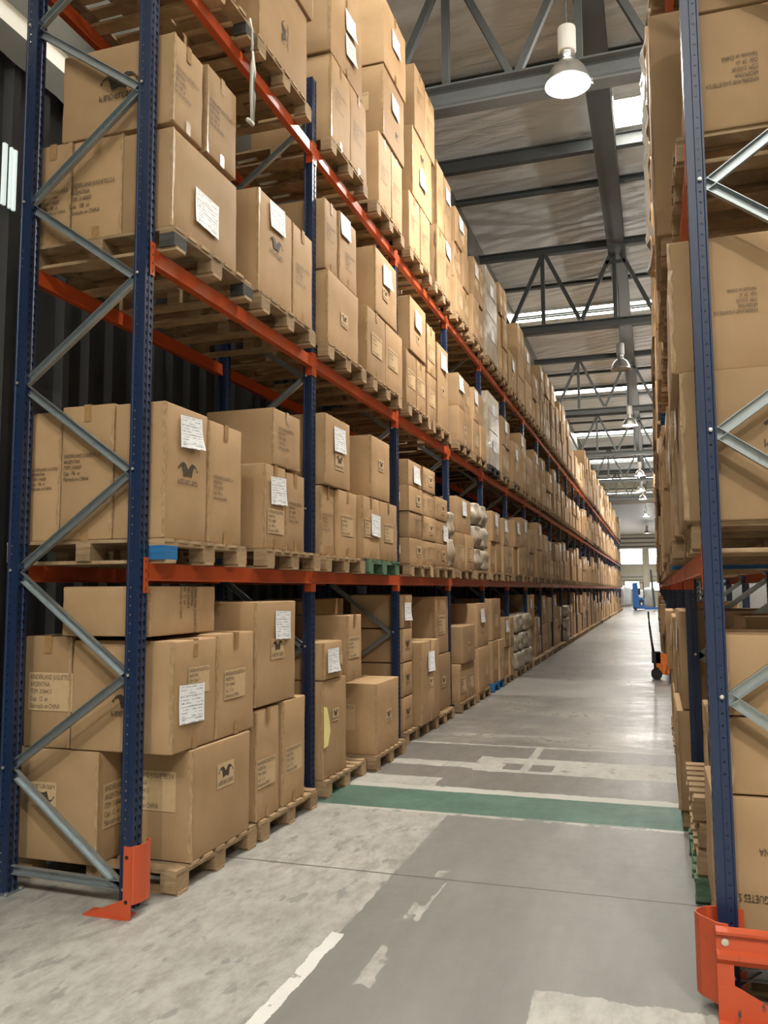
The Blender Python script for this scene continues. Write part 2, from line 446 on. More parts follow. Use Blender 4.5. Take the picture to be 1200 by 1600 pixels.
# translucent skylight strips across the roof
for k, (x0, x1, y0, y1) in enumerate([(-0.45, 6.0, 15.9, 16.9)] + [(-6, 6, y, y + 0.95) for y in (27.8, 39.4, 50.9, 62.0, 73.0, 84.0)] + [(-6, 6, 44.7, 45.1)]
                                     + [(-6, 6, -6.0, -4.7), (-6, 6, 4.8, 6.1)]):  # these last two strips, out of view, are added as fill light
    m = MB(); m.box(x0, x1, y0, y1, ROOF_Z - 0.03, ROOF_Z - 0.002)
    sk = struct('skylight_panel', m.mesh('skylight_panel', M['skylight']), ceiling, 'bright translucent roof strip')
    m = MB(); m.box(x0, x1, y1, y1 + 0.07, ROOF_Z - 0.09, ROOF_Z); m.box(x0, x1, y0 - 0.07, y0, ROOF_Z - 0.09, ROOF_Z)
    struct('skylight_kerb', m.mesh('skylight_kerb', M['lamp_white']), sk)
# left wall: dark trapezoidal sheet, lining film and a lit strip above it
prof = []
y = -14.0
while y < 92.0:
    prof += [(-4.26, y), (-4.26, y + 0.17), (-4.20, y + 0.20), (-4.20, y + 0.27)]; y += 0.30
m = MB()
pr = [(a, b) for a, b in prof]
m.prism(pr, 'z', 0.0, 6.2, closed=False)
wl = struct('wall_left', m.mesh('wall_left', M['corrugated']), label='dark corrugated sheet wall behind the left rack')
m = MB(); pts = []
for i in range(240):
    yy = -14 + i * 0.45
    pts.append((yy, 5.43 + 0.05 * math.sin(yy * 2.1) + 0.035 * math.sin(yy * 5.3 + 1)))
for (a, za), (b, zb) in zip(pts, pts[1:]):
    m.quad((-4.17, a, za), (-4.17, b, zb), (-4.15, b, 5.64), (-4.15, a, 5.64))
    m.quad((-4.15, a, 5.80), (-4.15, b, 5.80), (-4.13, b, 6.3), (-4.13, a, 6.3))
    m.quad((-4.13, a, 6.3), (-4.13, b, 6.3), (-4.30, b, ROOF_Z), (-4.30, a, ROOF_Z))
struct('lining_film', m.mesh('lining_film', M['film_grey']), wl, 'grey lining film with a wavy lower edge')
m = MB(); m.box(-4.19, -4.17, -14, 92, 5.62, 5.82)
wn = struct('window_1', m.mesh('window_1', M['panel_glow'])); wn['label'] = 'yellowish translucent strip high on the left wall'
m = MB()
for y0, w_ in ((4.405, 0.03), (4.47, 0.018), (4.505, 0.022)): m.box(-4.19, -4.17, y0, y0 + w_, 4.36, 4.8)
wn = struct('window_2', m.mesh('window_2', M['gap_glow'])); wn['label'] = 'narrow upright daylight gaps in the dark wall'
m = MB(); m.box(6.0, 6.2, -14, 92, 0, ROOF_Z)
struct('wall_right', m.mesh('wall_right', M['film_grey']))
m = MB(); m.box(-12, 12, -14.2, -14, 0, ROOF_Z)
struct('wall_rear', m.mesh('wall_rear', M['cream']))
# far wall with windows, rails and bright lower openings
m = MB(); m.box(-12, 12, 92, 92.2, 0, ROOF_Z)
wf = struct('wall_front', m.mesh('wall_front', M['cream']), label='cream end wall with windows at the end of the aisle')
for z, h in ((7.0, 0.16), (6.55, 0.12), (6.15, 0.12), (3.05, 0.14), (2.7, 0.08)):
    m = MB(); m.box(-9, 6, 91.86, 92, z, z + h)
    struct('wall_rail', m.mesh('wall_rail', M['steel_grey'] if z > 5 else M['lamp_white']), wf)
m = MB(); m.box(-1.15, -0.55, 91.7, 92, 0, 6.1); struct('wall_pier', m.mesh('wall_pier', M['cream']), wf)
for k, (x0, x1, z0, z1, cols) in enumerate([(-8.6, -5.0, 4.35, 5.95, 4), (-4.85, -1.2, 4.35, 5.95, 4), (-0.5, 3.2, 4.35, 5.95, 4), (-5.2, -3.9, 1.6, 2.5, 1), (-3.0, -1.6, 1.75, 2.5, 1), (-0.5, 1.2, 1.6, 2.4, 1)]):
    m = MB(); m.box(x0, x1, 91.93, 91.99, z0, z1)
    w = struct('window_%d' % (k + 3), m.mesh('window_far', M['window'])); w['label'] = 'bright end-wall window'
    m = MB()
    for c in range(1, cols): m.box(x0 + (x1 - x0) * c / cols - 0.03, x0 + (x1 - x0) * c / cols + 0.03, 91.88, 91.93, z0, z1)
    if cols > 1:
        for q in (0.35, 0.7): m.box(x0, x1, 91.89, 91.93, z0 + (z1 - z0) * q - 0.02, z0 + (z1 - z0) * q + 0.02)
    m.box(x0 - 0.06, x0, 91.88, 91.99, z0 - 0.06, z1 + 0.06); m.box(x1, x1 + 0.06, 91.88, 91.99, z0 - 0.06, z1 + 0.06)
    m.box(x0, x1, 91.88, 91.99, z1, z1 + 0.06); m.box(x0, x1, 91.88, 91.99, z0 - 0.06, z0)
    struct('window_frame', m.mesh('window_frame', M['lamp_white']), w)
# sloping lined ceiling part at the far end
m = MB(); m.quad((-12, 74, 9.9), (6, 74, 9.9), (6, 91.9, 7.4), (-12, 91.9, 7.4)); m.quad((-12, 74, 9.95), (-12, 91.9, 7.45), (6, 91.9, 7.45), (6, 74, 9.95))
struct('sloping_soffit', m.mesh('sloping_soffit', M['soffit']), ceiling, 'sloping lined soffit before the end wall')

# roof steel: purlins, girder, trusses -------------------------------------
def ibeam(mb, p, q, w, h, t=0.03):
    p, q = Vector(p), Vector(q)
    mb.bar(p + Vector((0, 0, h / 2 - t / 2)), q + Vector((0, 0, h / 2 - t / 2)), w, t)
    mb.bar(p - Vector((0, 0, h / 2 - t / 2)), q - Vector((0, 0, h / 2 - t / 2)), w, t)
    mb.bar(p, q, t, h - 2 * t)
m = MB(); ibeam(m, (-0.66, -14, 10.62), (-0.66, 92, 10.62), 0.42, 0.42)
g = link('roof_girder', m.mesh('roof_girder', M['steel_grey'])); tag(g, 'long grey steel girder running along the roof above the aisle', 'girder'); g['kind'] = 'structure'
for k in range(-1, 8):
    Y = 11.0 * k if k != 0 else 0.0
    for dy, hh in ((3.3, 0.10), (6.1, 0.30 if k == 1 else 0.10), (8.0, 0.12)):
        m = MB(); ibeam(m, (-11, Y + dy, ROOF_Z - hh / 2 - 0.1), (6, Y + dy, ROOF_Z - hh / 2 - 0.1), 0.16, hh)
        pu = link('purlin', m.mesh('purlin', M['steel_grey'])); pu['kind'] = 'structure'
TOPX = [-2.55 + 1.86 * i for i in range(-4, 5)]
for k in range(1, 8):
    Y = 10.95 * k
    if k == 7: break
    t = empty('roof_truss', (0, Y, 8.43)); tag(t, '%s grey steel roof truss from the camera, crossing above the aisle' % ORD[k - 1], 'truss', 'roof trusses'); t['kind'] = 'structure'
    m = MB(); ibeam(m, (-11, 0, 0.20), (6, 0, 0.20), 0.24 if k == 1 else 0.16, 0.36 if k == 1 else 0.20, 0.03); link('bottom_chord', m.mesh('bottom_chord', M['steel_grey']), t)
    m = MB(); ibeam(m, (-11, 0, 2.32), (6, 0, 2.32), 0.18, 0.20); link('top_chord', m.mesh('top_chord', M['steel_grey']), t)
    for i, x in enumerate(TOPX):
        for (xa, xb) in ((x, x + 0.90), (x + 0.96, x + 1.86)):
            up_ = xa == x
            za, zb = (2.2, 0.36) if up_ else (0.36, 2.2)
            m = MB(); m.bar((xa + (0.05 if up_ else 0), 0, za), (xb - (0 if up_ else 0.05), 0, zb), 0.10, 0.10, (0, 1, 0))
            link('web_member', m.mesh('web_member', M['steel_grey']), t)
        m = MB(); m.bar((x - 0.05, 0.06, 2.2), (x - 0.05, 0.06, 0.36), 0.10, 0.12, (0, 1, 0)); link('web_post', m.mesh('web_post', M['steel_grey']), t)
    m = MB(); m.bar((-0.45, 0, 1.8), (-0.95, 0, 1.8), 0.1, 0.1, (0, 1, 0)); link('tie_plate', m.mesh('tie_plate', M['steel_grey']), t)
# round duct across the far roof
m = MB(); m.tube([(-4.0, 70.5, 9.05), (5.95, 70.5, 9.05)], 0.42, 16)
d = link('air_duct', m.mesh('air_duct', M['lamp_white'], True)); tag(d, 'wide pale round duct crossing under the far roof', 'duct')

# high-bay lamps ------------------------------------------------------------
sp = [(0.085, 0.30), (0.12, 0.285), (0.17, 0.25), (0.215, 0.19), (0.25, 0.11), (0.272, 0.03), (0.285, 0.0), (0.278, 0.004), (0.262, 0.03), (0.24, 0.10), (0.205, 0.18), (0.16, 0.24), (0.10, 0.272)]
mm = MB(); mm.lathe(sp, 32); SHADE = mm.mesh('lamp_shade', M['alu'], True)
mm = MB(); mm.lathe([(0.0, 0.76), (0.108, 0.755), (0.112, 0.74), (0.112, 0.44), (0.10, 0.43), (0.0, 0.43)], 28); HOUS = mm.mesh('ballast_housing', M['lamp_white'], False)
mm = MB(); mm.lathe([(0.085, 0.43), (0.10, 0.40), (0.075, 0.385), (0.10, 0.36), (0.08, 0.34), (0.10, 0.32), (0.09, 0.295)], 24); NECK = mm.mesh('neck_ring', M['alu'], True)
def lens_mesh(mat):
    q = MB(); q.lathe([(0.0, 0.02), (0.15, 0.022), (0.262, 0.03)], 28); return q.mesh('lamp_lens', mat, True)
LENS_ON, LENS_OFF = lens_mesh(M['lens']), lens_mesh(M['lamp_white'])
def lamp(x, y, z, on, label, top=10.55, spill=SPILL_W):
    t = empty('high_bay_lamp', (x, y, z)); tag(t, label, 'lamp', 'high-bay lamps above the aisle')
    link('lamp_shade', SHADE, t); link('ballast_housing', HOUS, t); link('neck_ring', NECK, t)
    link('lamp_lens', LENS_ON if on else LENS_OFF, t)
    q = MB(); q.tube([(0, 0, 0.75), (0, 0, top - z)], 0.012, 8); link('suspension_rod', q.mesh('suspension_rod', M['steel_grey']), t)
    q = MB(); q.tube([(0.27, 0, 0.0), (0.30, 0, -0.03), (0.29, 0, 0.04)], 0.01, 6); link('shade_clip', q.mesh('shade_clip', M['alu']), t)
    if on:
        for kind, w, z_ in (('SPOT', LAMP_W, -0.03), ('POINT', spill, -0.15)):
            ld = bpy.data.lights.new('lamp_light', kind); ld.energy = w; ld.color = LAMP_COL; ld.shadow_soft_size = 0.13
            if kind == 'SPOT': ld.spot_size = math.radians(150); ld.spot_blend = 0.9
            lo = bpy.data.objects.new('lamp_light', ld); COL.objects.link(lo); lo.parent = t; lo.location = (0, 0, z_)
LY = [(10.04, -0.82, True), (24.2, -0.72, False), (32.8, -0.71, True), (47.7, -0.60, True), (55.2, -0.66, True), (60.4, -0.63, True), (74.8, -0.57, True), (86.0, -0.6, True)]
for i, (yy, xx, on) in enumerate(LY):
    lamp(xx, yy, 7.95 if yy < 80 else 7.2, on, ['nearest high-bay lamp glowing white above the aisle', 'unlit aluminium high-bay lamp, second from the camera'][i] if i < 2 else
         'lit high-bay lamp hanging above the aisle, %s from the camera' % ORD[i], 10.55 if yy < 73 else (9.7 if yy < 80 else 8.2))
lamp(-0.85, -4.0, 7.95, True, 'lit high-bay lamp over this aisle behind the viewpoint')

for i, yy in enumerate((-4.0, 10.0, 24.0, 40.0, 56.0)):  # unseen lamps added to brighten the roof and trusses
    lamp(3.7, yy, 7.95, True, 'added unseen fill lamp over the next aisle, %s from its near end' % ORD[i], spill=900.0)

# ------------------------------------------------------------------ pallet racks
BAY, NB = 2.438, 28
PY0 = 4.056                      # far edge of the first left upright
LV = [1.763, 3.60, 5.496]        # undersides of the beams
BH, PH = 0.10, 0.14
BASE = [PH] + [z + BH + PH for z in LV]
POST_H, PW, PD = 6.22, 0.085, 0.078
XF = -2.72
# upright: local origin at far/aisle corner on the floor; aisle face at x=0, body toward -x, -y
def post_mesh():
    m = MB()
    W, D = PW, PD
    fr = [(0, -W), (0, -W * 0.66), (-0.006, -W * 0.60), (-0.006, -W * 0.40), (0, -W * 0.34), (0, 0)]
    def wall(a, b, mat): m.quad((*a, 0), (*b, 0), (*b, POST_H), (*a, POST_H), mat)
    for a, b in zip(fr, fr[1:]): wall(a, b, 1)
    for Y_, sgn in ((-W, 1), (0, -1)):
        s_ = [(0, Y_), (-0.034, Y_), (-0.038, Y_ + 0.004 * sgn), (-0.066, Y_ + 0.004 * sgn), (-0.070, Y_), (-D, Y_)]
        for a, b in zip(s_, s_[1:]): wall(a, b, 2)
    wall((-D, -W), (-D, -W * 0.72), 0); wall((-D, -W * 0.28), (-D, 0), 0)
    wall((-0.007, -W * 0.94), (-0.007, -W * 0.06), 3)        # dark sheet painting the shade seen through the slots
    return m.mesh('upright_post', [M['blue'], M['blue_slots'], M['blue_side'], M['dark']])
POST = post_mesh()
m = MB(); m.box(-0.10, 0.025, -0.115, 0.03, 0, 0.008); m.lathe([(0.012, 0.008), (0.012, 0.02), (0.0, 0.02)], 8, (0.012, 0.016, 0)); m.lathe([(0.012, 0.008), (0.012, 0.02), (0.0, 0.02)], 8, (0.012, -0.10, 0))
FOOT = m.mesh('foot_plate', M['zinc'])
JF = [0.10, 1.235, 2.38, 3.52, 4.68, 5.80]      # joints on the aisle upright
JR = [0.69, 1.82, 2.94, 4.07, 5.22]             # joints on the rear upright
XJF, XJR = -0.085, -0.865
def brace_mesh(p, q):
    """galvanised C channel with lips between two joints (x, z)"""
    m = MB(); p = Vector((p[0], 0, p[1])); q = Vector((q[0], 0, q[1])); d = (q - p).normalized(); p -= d * 0.02; q += d * 0.02
    n = Vector((-d.z, 0, d.x)); w, dp = 0.024, 0.03
    pr = [(-w, dp), (-w, 0), (w, 0), (w, dp), (w - 0.003, dp), (w - 0.003, 0.003), (-w + 0.003, 0.003), (-w + 0.003, dp)]
    i = len(m.v)
    for c in (p, q): m.v += [tuple(c + n * a + Vector((0, -1, 0)) * b) for a, b in pr]
    k = len(pr)
    for a in range(k):
        b = (a + 1) % k; m.f.append((i + a, i + b, i + k + b, i + k + a)); m.m.append(0)
    m.f.append(tuple(i + a for a in range(k))); m.m.append(0); m.f.append(tuple(i + k + a for a in reversed(range(k)))); m.m.append(0)
    return fix_normals(m.mesh('diagonal_brace', M['zinc']))
zig = []
for i in range(5):
    zig.append(((XJF, JF[i]), (XJR, JR[i]))); zig.append(((XJR, JR[i]), (XJF, JF[i + 1])))
BR = [brace_mesh(a, b) for a, b in zig] + [brace_mesh((XJF, 0.115), (XJR, 0.13))]
mm = MB(); mm.lathe([(0.009, 0.0), (0.009, -0.008), (0.0, -0.010)], 8, (-0.052, -PW - 0.001, 0.01), 0, 'y')
BOLT = mm.mesh('bolt', M['bolt'])
# beam: local origin at bottom of the aisle face, extends +y
BL = BAY - PW
def beam_mesh():
    prof = [(0.0, 0.012), (0.006, 0.010), (0.007, 0.004), (0.003, 0.0), (-0.045, 0.0), (-0.045, 0.072), (-0.018, 0.072), (-0.018, BH), (0.0, BH), (0.0, 0.05)]
    m = MB(); m.prism(prof, 'y', 0.0, BL); return fix_normals(m.mesh('rack_beam', M['orange']))
BEAM = beam_mesh()
def conn_mesh(sgn):
    """connector plate hooked over the upright's aisle face; sgn=+1 at the near end of a beam"""
    m = MB(); W = PW * 0.49; t = 0.004
    y0, y1 = (-W, 0.0) if sgn > 0 else (0.0, W)
    m.box(0.0005, t, y0, y1, -0.068, 0.132)
    ys = (0.0, 0.004) if sgn > 0 else (-0.004, 0.0)
    m.box(-0.06, t, ys[0], ys[1], -0.068, 0.132)
    yb = 0.0 if sgn > 0 else -0.045
    m.prism([(t, 0.0), (t, 0.10), (t - 0.004, 0.10), (t - 0.004, 0.0)], 'y', yb, yb + 0.045)
    for k in range(4):
        z = -0.045 + k * 0.05; yc = (y0 + y1) / 2
        m.poly([(t + 0.0005, yc + 0.005 * math.cos(a), z + 0.009 * math.sin(a)) for a in [2 * PI * j / 8 for j in range(8)]], 1)
    return m.mesh('beam_connector', [M['orange'], M['dark']])
CON = {1: conn_mesh(1), -1: conn_mesh(-1)}
MIRX = Matrix.Scale(-1, 4, (1, 0, 0))

def rack(name, label, x_face, y_first, nb, mirror, rear_upto):
    r = empty(name, (x_face, y_first, 0)); tag(r, label, 'pallet rack')
    def L(nm, me, x, y, z):
        mw = Matrix.Translation((x if not mirror else -x, y, z))
        if mirror: mw = mw @ MIRX
        return link(nm, me, r, mw=mw)
    for n in range(nb + 1):
        y = n * BAY
        p = L('upright_post', POST, 0, y, 0)
        link('foot_plate', FOOT, p)
        if n < 4:
            for z in JF[:-1]: link('bolt', BOLT, p, loc=(0, 0, z))
        if n <= rear_upto + 6:
            q = L('upright_post', POST, -0.90 + PD, y, 0); link('foot_plate', FOOT, q)
            if n < 2:
                for z in JR: link('bolt', BOLT, q, loc=(0, 0, z))
        if n <= rear_upto + 6:
            for me in BR: L('diagonal_brace', me, 0, y - PW / 2 + 0.015, 0)
    for n in range(nb):
        for z in LV:
            b = L('rack_beam', BEAM, 0.0, n * BAY, z)
            if n < 18:
                link('beam_connector', CON[1], b); link('beam_connector', CON[-1], b, loc=(0, BL, 0))
            if n < rear_upto:
                L('rack_beam', BEAM, -0.90 + 0.045, n * BAY, z)
    return r
rack('pallet_rack', 'tall blue and orange pallet rack along the left of the aisle', XF, PY0, NB, False, 12)
RYF, RXF, NBR = 3.925, 0.20, 18
rack('pallet_rack', 'tall blue and orange pallet rack along the right of the aisle', RXF, RYF, NBR, True, 4)

# column guards -------------------------------------------------------------
t = empty('column_guard', (-2.66, 3.9, 0)); tag(t, 'scuffed orange steel guard at the foot of the nearest left upright', 'guard')
def shell(prof, z0, z1, th=0.006):
    """thin bent plate from a plan polyline"""
    m = MB(); P = [Vector((*p, 0)) for p in prof]; off = []
    for i, p in enumerate(P):
        a = P[max(i - 1, 0)]; b = P[min(i + 1, len(P) - 1)]; d = (b - a).normalized(); off.append(p + Vector((d.y, -d.x, 0)) * th)
    loop = [tuple(p[:2]) for p in P] + [tuple(p[:2]) for p in reversed(off)]
    m.prism(loop, 'z', z0, z1); return m
gp = [(-0.030, -0.030), (-0.005, -0.030), (0.010, -0.015), (0.022, 0.015), (0.028, 0.06), (0.024, 0.105), (0.010, 0.125), (-0.015, 0.13)]
m = shell(gp, 0.075, 0.37); link('guard_shell', fix_normals(m.mesh('guard_shell', M['orange_guard'])), t)
m = MB(); m.box(-0.28, -0.02, -0.045, 0.055, 0.0, 0.008); m.box(-0.04, 0.006, -0.036, -0.028, 0.0, 0.37)
m.prism([(-0.26, 0.008), (-0.04, 0.008), (-0.04, 0.10)], 'y', -0.034, -0.028)
link('floor_flange', fix_normals(m.mesh('floor_flange', M['orange_guard'])), t)
for z in (0.09, 0.315):
    m = MB(); m.lathe([(0.010, 0), (0.010, -0.003), (0, -0.003)], 10, (-0.020, -0.0365, z), 0, 'y'); link('bolt_hole', m.mesh('bolt_hole', M['dark']), t)

t = empty('rack_end_barrier', (0.17, 3.70, 0)); tag(t, 'orange steel end barrier with ribbed rail before the right rack', 'barrier')
gp = [(0.135, 0.19), (0.03, 0.20), (-0.015, 0.185), (-0.052, 0.15), (-0.062, 0.11), (-0.045, 0.075), (0.015, 0.01), (0.06, 0.0)]
m = shell(list(reversed(gp)), 0.055, 0.37); link('guard_shell', fix_normals(m.mesh('guard_shell', M['orange_guard'])), t)
m = MB(); prof = [(0.0, 0.215), (-0.012, 0.228), (-0.030, 0.245), (-0.030, 0.262), (-0.006, 0.275), (-0.006, 0.325), (-0.028, 0.338), (-0.030, 0.35), (0.0, 0.362), (0.006, 0.35), (0.008, 0.225)]
m.prism(prof, 'x', 0.012, 1.35); link('barrier_rail', fix_normals(m.mesh('barrier_rail', M['orange_guard'])), t)
m = MB(); m.box(0.012, 0.075, -0.004, 0.004, 0.04, 0.36); m.box(0.012, 1.35, -0.06, 0.06, 0.0, 0.008)
m.prism([(0.012, 0.0), (0.34, 0.0), (0.30, 0.03), (0.075, 0.14), (0.012, 0.14)], 'y', -0.006, 0.002)
link('floor_flange', fix_normals(m.mesh('floor_flange', M['orange_guard'])), t)
m = MB(); m.lathe([(0.016, 0), (0.014, -0.006), (0, -0.008)], 12, (0.045, -0.008, 0.305), 0, 'y'); link('bolt', m.mesh('bolt', M['bolt']), t)

# ------------------------------------------------------------------ pallets
random.seed(5)
DB = [-0.45, -0.30, -0.15, 0.0, 0.15, 0.30, 0.45]      # deck board centres (y), pallet 1.0 wide in y and 1.1 deep in x
def slab(x0, x1, y0, y1, z0, z1, mat, nm):
    m = MB(); m.box(x0, x1, y0, y1, z0, z1); return m.mesh(nm, mat)
def pallet_parts(mat, odd=None):
    """(name, mesh, location) list; origin at floor level, centre of the aisle edge, body toward -x"""
    out = []
    dep = 1.1
    dk = slab(-dep / 2, dep / 2, -0.048, 0.048, 0, 0.02, mat, 'deck_board')
    for k, y in enumerate(DB):
        out.append(('deck_board', dk, (-dep / 2 + random.uniform(-0.012, 0.006), y, PH - 0.02)))
    stg = slab(-0.05, 0.05, -0.5, 0.5, 0, 0.02, mat, 'stringer_board')
    blk = slab(-0.05, 0.05, -0.07, 0.07, 0, 0.08, mat, 'block')
    bb = slab(-dep / 2, dep / 2, -0.05, 0.05, 0, 0.02, mat, 'bottom_board')
    for x in (-0.055, -dep / 2, -dep + 0.055):
        out.append(('stringer_board', stg, (x, 0, 0.10)))
        for y in (-0.43, 0.0, 0.43):
            out.append(('block', blk, (x, y, 0.02)))
    for y in (-0.43, 0.0, 0.43): out.append(('bottom_board', bb, (-dep / 2, y, 0.0)))
    return out
PARTS = {k: pallet_parts(M[k]) for k in ('wood', 'wood_dark', 'wood_green', 'wood_blue')}
BLOCKS = {k: slab(-0.05, 0.05, -0.07, 0.07, 0, 0.08, M[k], 'block') for k in ('wood_blue', 'wood_dark')}
def pallet_single(kind):
    m = MB()
    for nm, me, loc in PARTS[kind]:
        i = len(m.v); m.v += [(v.co.x + loc[0], v.co.y + loc[1], v.co.z + loc[2]) for v in me.vertices]
        for p in me.polygons: m.f.append(tuple(i + a for a in p.vertices)); m.m.append(0)
    return m.mesh('pallet', M[kind])
SINGLE = {k: pallet_single(k) for k in PARTS}
LEVEL = ['floor level', 'first shelf', 'second shelf', 'top shelf']
KINDW = {'wood': 'wooden', 'wood_dark': 'dark grey wooden', 'wood_green': 'green painted', 'wood_blue': 'blue painted'}
def pallet(x, y, z, kind, label, group, parts=False, mirror=False, blue_block=False, rz=0.0):
    if parts:
        o = empty('pallet', (x, y, z), rz + (PI if mirror else 0))
        for nm, me, loc in PARTS[kind]:
            if nm == 'block' and blue_block and loc[0] > -0.1 and (loc[1] < -0.1 or (blue_block == 'wood_dark' and loc[1] > 0.1)):
                b = link(nm, BLOCKS[blue_block], o, loc=loc); b['label'] = {'wood_blue': 'blue painted corner block', 'wood_dark': 'blackened corner block'}[blue_block]; continue
            link(nm, me, o, loc=loc)
    else:
        o = link('pallet', SINGLE[kind], None, (x, y, z), rz=rz + (PI if mirror else 0))
    tag(o, label, 'pallet', group)
    return o

# ------------------------------------------------------------------ cartons
def carton_mesh(dx, dy, dz, seed):
    """rounded, slightly sagging box; origin at the centre of the bottom"""
    rnd = random.Random(seed); r = min(0.010, dx / 8, dy / 8, dz / 8)
    def ts(L): 
        e = r / L
        return [0, e * 0.3, e, 0.28, 0.5, 0.72, 1 - e, 1 - e * 0.3, 1]
    vid, V, F = {}, [], []
    T = (ts(dx), ts(dy), ts(dz)); Lg = (dx, dy, dz); n = 8
    dent = [[rnd.uniform(-0.0035, 0.0018) for _ in range(2)] for _ in range(3)]
    lean = (rnd.uniform(-0.004, 0.004), rnd.uniform(-0.004, 0.004))
    wob = [rnd.uniform(0, 6.28) for _ in range(6)]
    def vert(i, j, k):
        key = (i, j, k)
        if key in vid: return vid[key]
        p = [T[a][q] * Lg[a] for a, q in enumerate(key)]
        c = [min(max(p[a], r), Lg[a] - r) for a in range(3)]
        d = Vector([p[a] - c[a] for a in range(3)])
        if d.length > 1e-9: d = d.normalized() * r
        q = [c[a] + d[a] for a in range(3)]
        u = [T[a][key[a]] for a in range(3)]
        for a in range(3):
            b, e = (a + 1) % 3, (a + 2) % 3
            w = math.sin(PI * u[b]) * math.sin(PI * u[e])
            if key[a] == 0: q[a] -= dent[a][0] * w
            if key[a] == n: q[a] += dent[a][1] * w
        # crumple the upright corners a touch
        q[0] += 0.0022 * math.sin(17 * u[2] + wob[0]) * (1 if u[0] in (0, 1) else 0); q[1] += 0.0022 * math.sin(13 * u[2] + wob[1]) * (1 if u[1] in (0, 1) else 0)
        vid[key] = len(V); V.append((q[0] - dx / 2 + lean[0] * u[2], q[1] - dy / 2 + lean[1] * u[2], q[2])); return vid[key]
    for a in range(n):
        for b in range(n):
            F.append((vert(a, b, 0), vert(a, b + 1, 0), vert(a + 1, b + 1, 0), vert(a + 1, b, 0)))
            F.append((vert(a, b, n), vert(a + 1, b, n), vert(a + 1, b + 1, n), vert(a, b + 1, n)))
            F.append((vert(a, 0, b), vert(a + 1, 0, b), vert(a + 1, 0, b + 1), vert(a, 0, b + 1)))
            F.append((vert(a, n, b), vert(a, n, b + 1), vert(a + 1, n, b + 1), vert(a + 1, n, b)))
            F.append((vert(0, a, b), vert(0, a, b + 1), vert(0, a + 1, b + 1), vert(0, a + 1, b)))
            F.append((vert(n, a, b), vert(n, a + 1, b), vert(n, a + 1, b + 1), vert(n, a, b + 1)))
    me = bpy.data.meshes.new('carton'); me.from_pydata(V, [], F); me.materials.append(M['card'])
    me.polygons.foreach_set('use_smooth', [True] * len(F)); me.update()
    return me

def text_verts(lines, size, align='LEFT', space=1.0, xs=1.0):
    cu = bpy.data.curves.new('txt', 'FONT'); cu.body = '\n'.join(lines); cu.size = size; cu.align_x = align; cu.resolution_u = 2
    cu.space_line = space; cu.fill_mode = 'FRONT'
    o = bpy.data.objects.new('txt', cu); COL.objects.link(o)
    dg = bpy.context.evaluated_depsgraph_get(); me = bpy.data.meshes.new_from_object(o.evaluated_get(dg))
    V = [(v.co.x * xs, v.co.y) for v in me.vertices]; F = [tuple(p.vertices) for p in me.polygons]
    bpy.data.objects.remove(o); bpy.data.curves.remove(cu); bpy.data.meshes.remove(me)
    return V, F
def add_flat(m, V, F, ox, oy, z, mat):
    i = len(m.v); m.v += [(x + ox, y + oy, z) for x, y in V]
    for f in F: m.f.append(tuple(i + a for a in f)); m.m.append(mat)
def text_decal(item, caja, patch=True):
    lines = ['KINDERLAND JUGUETES S.A', 'ARGENTINA', 'ITEM: ' + item, 'Caja:  ' + caja + '  un', 'Fabricado en CHINA']
    V, F = text_verts(lines, 0.046, space=1.05, xs=0.62)
    x0, x1 = min(v[0] for v in V), max(v[0] for v in V); y0, y1 = min(v[1] for v in V), max(v[1] for v in V)
    m = MB(); w, h = x1 - x0 + 0.03, y1 - y0 + 0.03
    if patch: m.quad((-w / 2, -h / 2, 0), (w / 2, -h / 2, 0), (w / 2, h / 2, 0), (-w / 2, h / 2, 0), 0)
    add_flat(m, V, F, -(x0 + x1) / 2, -(y0 + y1) / 2, 0.0012, 1)
    return m.mesh('printed_text', [M['patch'], M['ink']]), w, h
TEXT = {}
for key, item, caja in (('a', '3104413', '12'), ('b', '3140007', '108'), ('c', '2103230', '24'), ('d', '3102498', '36'), ('e', '3110512', '6')):
    TEXT[key] = text_decal(item, caja, True); TEXT[key.upper()] = text_decal(item, caja, False)
